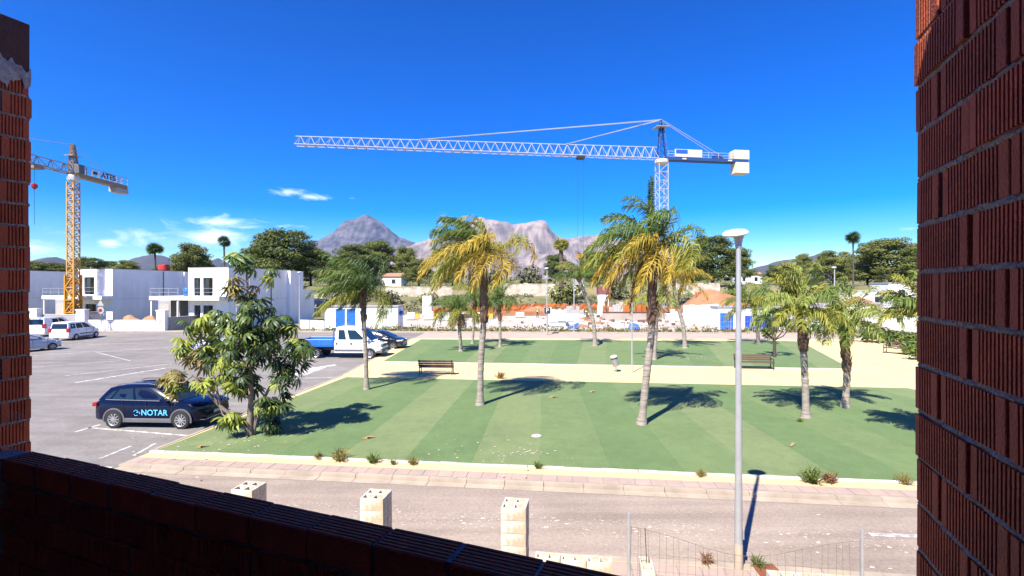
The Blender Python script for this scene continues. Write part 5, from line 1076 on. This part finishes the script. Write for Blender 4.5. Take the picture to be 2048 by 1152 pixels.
ac = bpy.data.objects['site_cabin']; b = MB(); b.b2((9.05, .6, 1.7), (9.35, 1.3, 2.3)); b.build('cooling_unit', m_blue, ac)
cabin(1436, 1560, 58.6, 2.75, 2.4, 'white site cabin with a blue door right of centre', mat('cabin_bright', (.72, .72, .72), .6), ((1440, 1466, 2.1),))
cabin(1575, 1652, 58.2, 2.5, 2.3, 'pale site cabin behind the right-hand palm trunks', mat('cabin_pale', (.60, .68, .70), .6), ())
t = thing('banner', 'blue banner panels fixed in front of the right site cabin', 'banner', gp(1490, 57.6), -.03); L = gp(1556, 57.6).x - gp(1490, 57.6).x
for k in range(2): b = MB(); b.b2((k * L / 2 + .03, 0, .25), ((k + 1) * L / 2 - .03, .04, 1.85)); b.build('panel', mat('blue_banner', (.012, .06, .52), .5, (.01, .05, .42)), t)
for k in range(3): b = MB(); b.bar((k * L / 2, .06, 0), (k * L / 2, .06, 1.9), .05); b.build('post', m_steel, t)
t = thing('advert_banner', 'white and light blue picture banner of houses on the site fence', 'banner', gp(1097, 58.2), -.03); L = gp(1157, 58.2).x - gp(1097, 58.2).x; hb = 1.75
b = MB(); b.b2((0, 0, .28), (L, .03, .28 + hb)); b.build('sheet', mat('banner_white', (.66, .70, .74), .7), t)
b = MB(); b.b2((.03, -.006, 1.45), (L - .03, -.002, 2.0)); b.build('printed_sky', mat('print_sky', (.42, .62, .78), .7, (.55, .68, .78), 1, .6), t)
for k, (x, z, w_, h_) in enumerate(((.1, .95, .9, .35), (1.1, 1.0, 1.0, .4), (2.2, 1.05, .8, .4), (.3, .5, 1.3, .12), (1.7, .6, .9, .1))):
    b = MB(); b.b2((x, -.010, z), (x + w_, -.007, z + h_ * .4)); b.build('printed_house', m_plastic if k % 2 else m_grey_wall, t)
b = MB(); b.add([(L - 1.5, -.012, .30), (L - .02, -.012, .30), (L - .02, -.012, 1.05)], [(0, 1, 2)]); b.build('printed_corner', mat('print_blue', (.03, .16, .58), .6), t)
for k in range(2): b = MB(); b.bar((k * L, .06, 0), (k * L, .06, 2.1), .05); b.build('post', m_steel, t)
# ---------------------------------------------------------------- the building site
m_palb = mat('pale_blocks', (.60, .58, .54), .9, (.48, .46, .42), 1.2, .6)
def pallet(px, Y, w_, h_, label, m=m_palb):
    t = thing('block_pallet', label, 'pallet', gp(px, Y), R(-.2, .2), 'pallets of blocks on the building site'); b = MB(); [b.b2((-w_ / 2, y - .06, 0), (w_ / 2, y + .06, .12)) for y in (-.45, 0, .45)]; b.build('base', m_wood, t); n = max(2, int(h_ / .25))
    for k in range(n): b = MB(); b.b2((-w_ / 2 + R(0, .03), -.5, .13 + k * (h_ / n)), (w_ / 2 - R(0, .03), .5, .13 + (k + .93) * (h_ / n))); b.build('block_layer', m, t)
pallet(822, 78, 1.2, 1.1, 'pallet of white blocks just right of the white site cabin'); pallet(857, 78, 1.5, 1.25, 'pallet of white blocks below the tall block stack'); pallet(897, 77, 1.9, 1.15, 'wide pallet of white blocks left of the dry-skirted palm'); pallet(855, 88, 1.7, 3.6, 'tall stack of grey-white blocks behind the front pallets'); pallet(1040, 84, 1.3, .8, 'low pallet between the compact palm and the parking sign'); pallet(1240, 80, 1.6, 1.0, 'pallet behind the tallest palm', m_palb)
def skip(px, Y, w_, h_, label):
    t = thing('site_skip', label, 'skip', gp(px, Y), R(-.2, .2), 'yellow skips on the building site'); b = MB(); q = [(-w_ / 2 + .15, -.4), (w_ / 2 - .15, -.4), (w_ / 2, .5), (-w_ / 2, .5)]
    vs = [(x * k_, y * .9, z) for k_, z in ((.8, .05), (1.1, h_)) for x, y in ((-w_ / 2, -.5), (w_ / 2, -.5), (w_ / 2, .5), (-w_ / 2, .5))]; b.add(vs, [(3, 2, 1, 0), (0, 1, 5, 4), (1, 2, 6, 5), (2, 3, 7, 6), (3, 0, 4, 7)]); b.build('tub', mat('skip_yellow', (.70, .42, .02), .6), t)
    b = MB(); b.b2((-w_ * .58, -.5, h_ - .02), (w_ * .58, -.44, h_ + .06)); b.build('lip', m_yellow, t)
skip(834, 82, .8, .9, 'small yellow skip between two block pallets'); skip(872, 82, 1.2, .9, 'yellow skip right of the tall block stack'); skip(981, 82, .9, .9, 'yellow skip left of the compact dark palm')
def net(pts, z0, hh, label, seed):
    rr = random.Random(seed); t = thing('safety_netting', label, 'netting', pts[0], 0); P = [p - pts[0] for p in pts]; b = MB(); n = 60; vs = []
    for i in range(n + 1):
        f = i / n * (len(P) - 1); k = min(len(P) - 2, int(f)); p = P[k].lerp(P[k + 1], f - k); zg = land(pts[0].x + p.x, pts[0].y + p.y); sag = hh * .25 * abs(math.sin(i * .55)) + rr.uniform(0, .3)
        vs += [(p.x, p.y, zg + z0), (p.x + rr.uniform(-.1, .1), p.y + rr.uniform(-.15, .15), zg + z0 + hh * .5), (p.x, p.y, zg + z0 + hh - sag)]
    b.add(vs, [(i * 3 + j, (i + 1) * 3 + j, (i + 1) * 3 + j + 1, i * 3 + j + 1) for i in range(n) for j in range(2)]); b.build('net', m_orange, t)
    for i in range(0, n + 1, 6): q = vs[i * 3]; b = MB(); b.bar((q[0], q[1] + .05, q[2] - z0), (q[0], q[1] + .05, q[2] + hh + .1), .05); b.build('stake', m_steel, t)
net([gp(862, 97), gp(960, 98), gp(1088, 99)], .1, 1.5, 'orange safety netting along the back of the site, left half', 1)
net([gp(1000, 104), gp(1095, 106), gp(1200, 105)], .0, 1.6, 'second line of orange netting higher on the slope', 2)
net([gp(1205, 92), gp(1260, 91)], .1, 2.2, 'short orange netting left of the tallest palm', 3); net([gp(1270, 90), gp(1300, 89.5)], .1, 2.6, 'narrow orange netting right behind the tallest palm trunk', 4); net([gp(1325, 90), gp(1372, 88)], .1, 1.8, 'orange netting left of the white shuttering panels', 5); net([gp(1390, 99), gp(1440, 99)], 3.4, 1.2, 'red-orange netting on the soil bank', 6)
t = thing('shuttering_panels', 'row of white shuttering panels left of the right site cabin', 'panels', gp(1366, 66), -.03); L = gp(1437, 66).x - gp(1366, 66).x
for k in range(6): b = MB(); b.b2((k * L / 6 + .02, R(-.04, .04), .05), ((k + 1) * L / 6 - .02, .09, 2.85 + R(-.1, .1))); b.build('panel', m_palb if k % 2 else mat('shutter_white', (.64, .66, .68), .7), t)
for k in range(4): b = MB(); b.bar((k * L / 3, -1.0, .05), (k * L / 3, -.05, 2.0), .06); b.build('prop', m_steel, t)
t = thing('retaining_wall', 'long pale concrete upstand across the middle of the site', 'wall', gp(1205, 76), -.02); L = gp(1366, 76).x - gp(1205, 76).x; b = MB(); b.b2((0, 0, 0), (L, .3, 1.3)); b.build('wall_face', mat('upstand', (.42, .35, .30), .9, (.32, .26, .22), .5, .7), t); b = MB(); b.b2((0, -.1, 1.3), (L, .4, 1.4)); b.build('top_board', m_wood, t)
for k in range(24): b = MB(); x = L * (k + .5) / 24; b.bar((x, .15, 1.3), (x + R(-.05, .05), .15, 2.2 + R(0, .3)), .03); b.build('steel_bar', m_red_soil, t)
t = thing('timber_stack', 'stack of brown boards on the white site ground', 'timber', gp(945, 84), .05)
for k in range(4): b = MB(); b.b2((-4, -.6, .05 + k * .16), (4 + R(-.4, .4), .6, .19 + k * .16)); b.build('board', m_wood, t)
t = thing('timber_stack', 'long low stack of red-brown boards beyond the parking sign', 'timber', gp(1040, 90), 0)
for k in range(4): b = MB(); b.b2((-5, -.6, .05 + k * .2), (5 + R(-.4, .4), .6, .23 + k * .2)); b.build('board', m_red_soil, t)
t = thing('tarpaulin', 'crumpled blue tarpaulin behind the slim pole', 'tarpaulin', gp(1268, 60)); t.scale = (.75, .75, .8); b = MB(); vs = []
for i in range(9):
    for j in range(6): x, y = -1.0 + i * .25, -.4 + j * .16; vs.append((x, y, .02 + max(0, .95 - (x / 1.02) ** 4 * .9 - (abs(y) / .42) ** 3 * .9) * (1 + .35 * noise.noise((x * 3, y * 3, 1)))))
b.add(vs, [(i * 6 + j, (i + 1) * 6 + j, (i + 1) * 6 + j + 1, i * 6 + j + 1) for i in range(8) for j in range(5)]); b.build('sheet', m_blue, t, smooth=True, ang=80); b = MB(); b.tube([(-1.0, 0, .08), (1, 0, .08)], .05, 6); b.build('weight', m_dark, t)
t = thing('portable_toilet', 'small white site hut with a dark red roof', 'hut', gp(1206, 96)); b = MB(); b.b2((-1.0, -.8, 0), (1.0, .8, 3.9)); b.build('shell', m_white, t); b = MB(); b.b2((-1.1, -.9, 3.9), (1.1, .9, 5.4)); b.build('roof', mat('hut_red', (.22, .07, .07), .7), t); b = MB(); b.b2((-.1, -.83, .1), (.05, -.8, 3.6)); b.build('door_joint', m_grey_wall, t)
t = thing('mesh_fence', 'light wire fence along the front of the building site', 'fence', V((-13.5, 57.6, 0)), math.atan2(-2.35, 46)); b = MB()
for k in range(20):
    p_ = MB(); p_.bar((k * 2.4, 0, 0), (k * 2.4, 0, 2.0), .045); p_.build('post', m_steel, t)
for k in range(19 * 9):
    x = k * 2.4 / 9; b.bar((x, 0, .1), (x, 0, 1.95), .012)
for z in (.1, .7, 1.3, 1.95): b.bar((0, .01, z), (19 * 2.4, .01, z), .014)
b.build('wire_mesh', m_steel, t)
# rubble, planks and oddments scattered over the site
rr = random.Random(91); bits = [(mat('rubble_pale', (.50, .43, .37), .95, (.36, .29, .24), 2, .7), 'pale'), (m_grey_wall, 'grey'), (m_red_soil, 'red'), (m_wood, 'brown'), (m_palb, 'white')]
for kk, (m_b, nm) in enumerate(bits):
    b = MB()
    for i in range(60):
        px = rr.uniform(1165, 1436) if rr.random() < .85 else rr.uniform(950, 1165); Y = rr.uniform(62, 95); p = gp(px, Y); s_ = rr.uniform(.12, .42); lg = rr.random() < .3
        b.box((p.x, p.y, .02 + s_ * .4), (s_ * (rr.uniform(3, 7) if lg else rr.uniform(.8, 2)), s_ * rr.uniform(.6, 1.4) * (.4 if lg else 1), s_ * rr.uniform(.5, 1.6)), Rz(rr.uniform(-.6, .6)) @ Matrix.Rotation(rr.uniform(-.3, .3), 3, 'Y'))
    stuff(b.build('rubble', m_b), nm + ' rubble, offcuts and planks strewn over the building site', 'rubble')
for px, Y, w_, h_, lab in ((1150, 88, 3.2, 2.0, 'grey concrete stub wall right of the parking sign'), (1232, 86, 2.4, 2.6, 'pale unfinished wall stub behind the hanging dead frond'), (1118, 92, 4.0, 1.6, 'low unfinished wall behind the picture banner'), (1345, 72, 3.0, 1.9, 'pale unfinished wall between the palm and the shuttering'), (925, 90, 3.0, 1.3, 'low grey wall stub behind the dry-skirted palm')):
    t = thing('wall_stub', lab, 'wall', gp(px, Y), R(-.15, .15)); b = MB(); x = -w_ / 2
    while x < w_ / 2: hh = h_ * rr.uniform(.55, 1.05); b.b2((x, -.15, 0), (min(w_ / 2, x + .6) - .02, .15, hh)); x += .6
    b.build('masonry', m_palb if rr.random() < .5 else m_conc, t)
    for i in range(5): b = MB(); xx = rr.uniform(-w_ / 2, w_ / 2); b.bar((xx, 0, .2), (xx + .05, 0, h_ + rr.uniform(.3, .8)), .03); b.build('steel_bar', m_red_soil, t)
# workers
def person(px, Y, label, pts, rad, vest, zb=None, rz=0):
    p = gp(px, Y); p.z = land(p.x, p.y); t = thing('person', label, 'person', p, rz); me = bpy.data.meshes.new('body'); names = list(pts); me.from_pydata([pts[n] for n in names], [(names.index(a), names.index(c)) for a, c in (('pel', 'chest'), ('chest', 'neck'), ('neck', 'head'), ('head', 'crown'), ('chest', 'sl'), ('sl', 'el'), ('el', 'hl'), ('chest', 'sr'), ('sr', 'er'), ('er', 'hr'), ('pel', 'kl'), ('kl', 'fl'), ('fl', 'tl'), ('pel', 'kr'), ('kr', 'fr'), ('fr', 'tr'))], [])
    me.materials.append(mat('work_clothes', (.05, .06, .10), .9)); o = put('body', me, t); sk = o.modifiers.new('skin', 'SKIN')
    for i, n in enumerate(names): me.skin_vertices[0].data[i].radius = (rad.get(n, .06),) * 2
    me.skin_vertices[0].data[names.index('pel')].use_root = True; s = o.modifiers.new('sub', 'SUBSURF'); s.levels = s.render_levels = 1
    c, h = V(pts['chest']), V(pts['pel']); b = MB(); b.tube([h.lerp(c, .2), h.lerp(c, .6), c + (c - h) * .12], [.19, .21, .19], 10); b.build('vest', mat('hi_vis_' + vest, (.60, .75, .03) if vest == 'yellow' else (.65, .16, .02), .8), t, smooth=True)
    hd_ = V(pts['head']); b = MB(); b.lathe([(.125, 0), (.13, .05), (.09, .12), (.02, .145)], 12, hd_ + V((0, 0, .02))); b.build('helmet', m_lgrey, t, smooth=True)
    b = MB(); b.lathe([(.05, -.14), (.085, -.08), (.09, 0), (.08, .04)], 10, hd_); b.build('face', mat('skin', (.45, .25, .17), .7), t, smooth=True)
RD = dict(pel=.15, chest=.15, neck=.06, head=.085, crown=.06, sl=.07, el=.05, hl=.035, sr=.07, er=.05, hr=.035, kl=.075, kr=.075, fl=.055, fr=.055, tl=.045, tr=.045)
ST = dict(pel=(0, 0, .95), chest=(0, 0, 1.35), neck=(0, 0, 1.5), head=(0, 0, 1.63), crown=(0, 0, 1.72), sl=(-.2, 0, 1.42), el=(-.27, -.02, 1.13), hl=(-.24, -.16, .92), sr=(.2, 0, 1.42), er=(.29, -.05, 1.15), hr=(.22, -.25, 1.05), kl=(-.12, -.02, .5), fl=(-.14, .02, .07), tl=(-.14, -.15, .04), kr=(.12, -.02, .5), fr=(.14, .02, .07), tr=(.15, -.15, .04))
BE = dict(ST); BE.update(chest=(0, -.30, 1.22), neck=(0, -.43, 1.25), head=(0, -.54, 1.27), crown=(0, -.6, 1.32), sl=(-.2, -.36, 1.2), el=(-.22, -.42, .9), hl=(-.16, -.5, .66), sr=(.2, -.36, 1.2), er=(.22, -.42, .9), hr=(.16, -.5, .66))
person(1075, 84, 'worker in a yellow vest standing left of the parking sign', ST, RD, 'yellow', rz=.3); person(1174, 80, 'worker in a bright yellow vest bending over, right of the parking sign', BE, RD, 'yellow', rz=-.6); person(1213, 90, 'worker in dark clothes near the small white site hut', ST, RD, 'orange', rz=1.2)
# ---------------------------------------------------------------- the hillside beyond
m_stone = mat('pale_stone_wall', (.55, .49, .40), .95, (.36, .30, .23), .9, .8, .8, 2.2, pos=True)
def stone(px0, px1, Y, zt, label):
    a, c = gp(px0, Y), gp(px1, Y); t = thing('stone_wall', label, 'wall', a); L = c.x - a.x; b = MB(); b.b2((0, 0, min(land(a.x, Y), land(c.x, Y)) - 1.0), (L, .7, zt)); b.build('masonry', m_stone, t)
    n = int(L / 1.3)
    for k in range(n): b = MB(); hh = R(.05, .32); b.b2((k * L / n, -.04, zt), ((k + 1) * L / n - .06, .74, zt + hh)); b.build('coping_stone', m_stone, t)
stone(1006, 1168, 127, 6.1, 'pale rubble-stone wall on the slope behind the parking sign'); stone(1290, 1440, 127, 6.1, 'pale rubble-stone wall on the slope right of the tallest palm'); stone(770, 905, 124, 5.2, 'pale stone wall on the slope behind the golden palm'); stone(600, 690, 118, 3.6, 'low pale wall on the slope behind the dark green palm')
def bungalow(px, Y, w_, h_, label, roof=True, zb=None):
    p = gp(px, Y); p.z = land(p.x, p.y) - .3 if zb is None else zb; t = thing('house', label, 'house', p, -.1); b = MB(); b.b2((-w_ / 2, 0, 0), (w_ / 2, 6, h_)); b.build('walls', m_white, t)
    if roof: b = MB(); b.add([(-w_ / 2 - .4, -.4, h_), (w_ / 2 + .4, -.4, h_), (w_ / 2 + .4, 6.4, h_), (-w_ / 2 - .4, 6.4, h_), (-w_ / 2 - .2, 3, h_ + 1.1), (w_ / 2 + .2, 3, h_ + 1.1)], [(0, 1, 5, 4), (2, 3, 4, 5), (0, 4, 3), (1, 2, 5), (3, 2, 1, 0)]); b.build('roof', mat('clay_roof', (.36, .20, .13), .9), t)
    else: b = MB(); b.b2((-w_ / 2 - .1, -.1, h_), (w_ / 2 + .1, 6.1, h_ + .25)); b.build('roof', m_conc, t)
    for k in range(2): b = MB(); x = -w_ / 4 + k * w_ / 2; b.b2((x - .6, -.03, h_ * .35), (x + .6, -.002, h_ * .75)); b.build('window', m_glass, t)
bungalow(772, 142, 9, 3.2, 'small distant house with a clay roof above the white cabin'); bungalow(1735, 92, 7.5, 3.6, 'white building behind the right-hand palms', False, .8); bungalow(1500, 190, 9, 4, 'tiny distant house right of the near lamp head'); bungalow(1830, 100, 10, 5, 'pale stone building near the right wall', False, 1.0); bungalow(1688, 76, 6, 2.3, 'low white shed at the right end of the site', False, 0); bungalow(1805, 70, 5, 2.6, 'white shed behind the hedge', False, 0)
car('dark car parked on the slope behind the right-hand villa', land_px(648, 600, 108), math.radians(-10), 'car', HATCH, m_kpaint, 1.15)
# ---------------------------------------------------------------- tower cranes
def lattice(b, L, w_, h_, n, r=.07, tri=False, h2=None):
    """truss along +x from 0 to L; square (w by h) or triangular with the apex up"""
    h2 = h2 or h_
    def P(x):
        hh = h_ + (h2 - h_) * x / L
        return [V((x, -w_ / 2, 0)), V((x, w_ / 2, 0)), V((x, 0, hh))] if tri else [V((x, -w_ / 2, -h_ / 2)), V((x, w_ / 2, -h_ / 2)), V((x, w_ / 2, h_ / 2)), V((x, -w_ / 2, h_ / 2))]
    A, B = P(0), P(L); m_ = len(A)
    for a, c in zip(A, B): b.bar(a, c, r * 1.5)
    for i in range(n):
        p, q = P(L * i / n), P(L * (i + 1) / n); mid_ = P(L * (i + .5) / n)
        if tri: b.bar(p[0], mid_[2], r); b.bar(p[1], mid_[2], r); b.bar(mid_[2], q[0], r); b.bar(mid_[2], q[1], r); b.bar(p[0], p[1], r); b.bar(p[0], q[1], r * .8)
        else:
            for k in range(4):
                k2 = (k + 1) % 4; b.bar(p[k], p[k2], r); b.bar(p[k] if i % 2 else p[k2], q[k2] if i % 2 else q[k], r)
def crane(label, base, mh, mw, sec, jd, jl, jh, jh2, jw, cl_, head, mats, sec_n=2):
    mm_, mj, mc, mb = mats; t = thing('tower_crane', label, 'crane', base, math.atan2(jd[1], jd[0])); n = max(2, round(mh / sec))   # local +x along the jib
    b = MB(); lattice(b, mh / n, mw, mw, sec_n, .085); me = b.mesh('mast_section', mm_)
    for k in range(n): put('mast_section', me, t, loc=(0, 0, k * mh / n), rot=(0, -PI / 2, 0))
    b = MB(); b.b2((-mw * 1.5, -mw * 1.5, -.1), (mw * 1.5, mw * 1.5, .5)); b.build('footing', m_conc, t)
    b = MB(); b.lathe([(mw * .55, mh), (mw * .72, mh + .25), (mw * .72, mh + .7), (mw * .6, mh + .9)], 16); b.build('slewing_ring', m_lgrey, t)
    zj = mh + 1.0; ns_ = max(4, round(jl / 5.0))
    for k in range(ns_):
        a, c = k / ns_, (k + 1) / ns_; b = MB(); lattice(b, jl / ns_ - .04, jw, jh + (jh2 - jh) * a, 3, .075, True, jh + (jh2 - jh) * c); b.build('jib_section', mj, t, loc=(mw * .5 + jl * a, 0, zj))
    # counter-jib
    b = MB(); b.b2((-cl_, -jw * .55, zj - .25), (-mw * .4, jw * .55, zj + .30)); b.build('counter_jib', mc, t)
    rl = MB()
    for y in (-jw * .55, jw * .55):
        rl.bar((-cl_, y, zj + 1.35), (-mw * .5, y, zj + 1.35), .06); rl.bar((-cl_, y, zj + .85), (-mw * .5, y, zj + .85), .05)
        for k in range(9): x = -cl_ + (cl_ - mw * .5) * k / 8; rl.bar((x, y, zj + .3), (x, y, zj + 1.35), .06)
    rl.build('counter_jib_rail', mj, t)
    # tower head
    zt = zj + head; b = MB(); q = [V((mw * .45, -mw * .4, zj)), V((mw * .45, mw * .4, zj)), V((-mw * .62, mw * .4, zj)), V((-mw * .62, -mw * .4, zj))]; tp = [V((.12 + .1, -.15, zt)), V((.22, .15, zt)), V((.0, .15, zt)), V((.0, -.15, zt))]
    for a, c in zip(q, tp): b.bar(a, c, .16)
    for i in range(6):
        for k in range(4): f0, f1 = i / 6, (i + 1) / 6; a, a2 = q[k].lerp(tp[k], f0), q[(k + 1) % 4].lerp(tp[(k + 1) % 4], f1); b.bar(a, a2, .08); b.bar(q[k].lerp(tp[k], f1), a2, .07)
    b.build('tower_head', mc, t)
    b = MB(); b.b2((-mw * .55, -.65 * mw, zt - 1.55), (mw * .8, .65 * mw, zt - 1.47)); b.build('head_platform', mj, t)
    return t, zj, zt
jd = V((-64.6, -9.1, 0)).normalized(); cb = V((28.1, 92, 0))
ck, zj, zt = crane('large white tower crane with a long jib and blue head above the site', cb, 28.3, 1.75, 3.0, jd, 64.5, 2.2, 1.5, 1.5, 17.0, 7.4, (m_cwhite, m_cwhite, m_cblue, m_ballast))
for d_, y in ((45, .25), (45, -.25), (18.5, .25), (18.5, -.25)): b = MB(); b.tube([(.1, y, zt - .05), (d_, y * .4, zj + (2.2 - .7 * d_ / 64.5))], .055, 6); b.build('tie_bar', m_cwhite, ck)
for y in (-.6, .6): b = MB(); b.tube([(.1, y * .3, zt - .05), (-12.6, y, zj + .35)], .055, 6); b.build('tie_bar', m_cwhite, ck)
b = MB(); b.b2((-17.3, -.9, zj + .31), (-14.2, .9, zj + 2.1)); b.build('ballast_upper', m_ballast, ck, bevel=.1)
for k in range(3): b = MB(); b.b2((-17.2 + k * .93, -.95, zj - 2.3), (-16.32 + k * .93, .95, zj - .252)); b.build('ballast_block', m_ballast, ck, bevel=.05)
b = MB(); b.b2((-7.6, .86, zj + .35), (-2.2, .92, zj + 1.75)); b.build('sign_board', m_lgrey, ck)
b = MB(); b.b2((-4.7, .93, zj + .95), (-2.4, .97, zj + 1.65)); b.build('blue_sign', mat('sign_blue', (.02, .10, .42), .5), ck)
for x in (-4.1, -13.3): b = MB(); b.b2((x - .4, .84, zj - .12), (x + .4, .90, zj + .12)); b.build('white_plate', m_lgrey, ck)
b = MB(); b.b2((-12.2, -.5, zj + .31), (-10.4, .5, zj + 1.2)); b.build('winch', m_cblue, ck, bevel=.1)
b = MB(); b.b2((15, -.7, zj - .55), (16.4, .7, zj - .12)); b.build('trolley', m_dark, ck)
b = MB(); [b.tube([(15.7 + x, 0, zj - .5), (15.7 + x, 0, zj - 18)], .022, 4) for x in (-.5, .5)]; b.build('hoist_rope', m_dark, ck); b = MB(); b.b2((15.0, -.15, zj - 18.7), (16.4, .15, zj - 18)); b.build('hook_block', m_yellow, ck)
m_jbrown = mat('jib_rust_white', (.36, .27, .21), .6, (.30, .24, .2), 1, .6)
yb = V((-57.3, 64.0, 0))
yc, yz, yt_ = crane('yellow tower crane with ATES lettering between the left villas', yb, 18.9, .88, 1.6, (0, -1), 27, 1.15, 1.0, .9, 8.4, 3.9, (mat('crane_ochre', (.50, .31, .10), .55, (.42, .25, .08), .8, .6), m_jbrown, mat('crane_brown', (.30, .21, .13), .6, (.2, .15, .1)), m_ballast))
b = MB(); b.b2((-8.5, -.6, yz - 1.0), (-6.3, .6, yz - .26)); b.build('ballast', m_conc, yc, bevel=.08)
text('sign_lettering', 'ATES', 1.1, m_dark, yc, (-4.9, .55, yz + .8), (PI / 2, 0, PI), .03)
b = MB(); b.b2((-3.1, .52, yz + .65), (-2.4, .56, yz + 1.0)); b.build('sign_mark', m_dark, yc)
b = MB(); b.b2((-.5, .42, yz + .1), (.4, 1.1, yz + 1.3)); b.build('operator_cab', m_plastic, yc, bevel=.06)
b = MB(); b.b2((-.9, .9, 1.5), (.9, -.9, 6.5)) if False else None
b = MB(); lattice(b, 6.5, 1.15, 1.15, 4, .11); o = b.build('climbing_frame', m_yellow, yc, loc=(0, 0, .3)); o.rotation_euler = (0, -PI / 2, 0)
for k in range(6): b = MB(); b.box((.05, .05, 1.2 + k * 1.5), (.5, .5, .5)); b.build('ladder_landing', m_yellow, yc)
b = MB(); b.tube([(.1, 0, yt_), (15, 0, yz + 1.45)], .04, 5); b.build('tie_bar', m_steel, yc); b = MB(); b.tube([(.1, 0, yt_), (-7.5, 0, yz + .35)], .04, 5); b.build('tie_bar', m_steel, yc)
b = MB(); b.b2((4.6, -.6, yz - .5), (5.8, .6, yz - .1)); b.build('trolley', MATS['crane_brown'], yc)
b = MB(); b.tube([(5.2, 0, yz - .5), (5.2, 0, yz - 7.2)], .025, 4); b.build('hoist_rope', m_dark, yc); b = MB(); b.lathe([(.05, -.4), (.32, -.1), (.32, .2), (.1, .4)], 10, (5.2, 0, yz - 2.6)); b.build('hook_block', m_red, yc)
# ---------------------------------------------------------------- haze
hz = MB(); hz.b2((-15500, -15500, -160), (15500, 15500, 1650)); hz = hz.build('haze', None) if False else hz
me = bpy.data.meshes.new('haze'); me.from_pydata(hz.v, [], hz.f); me.update()
hm = bpy.data.materials.new('haze_air'); hm.use_nodes = True; N_ = hm.node_tree.nodes; [N_.remove(n) for n in list(N_)]
pv_ = N_.new('ShaderNodeVolumePrincipled'); pv_.inputs['Color'].default_value = (.22, .46, 1.0, 1); pv_.inputs['Density'].default_value = 3.0e-5; pv_.inputs['Anisotropy'].default_value = .2
ou = N_.new('ShaderNodeOutputMaterial'); hm.node_tree.links.new(pv_.outputs[0], ou.inputs['Volume']); me.materials.append(hm)
stuff(put('haze', me), 'pale blue air between the camera and the mountains', 'haze')
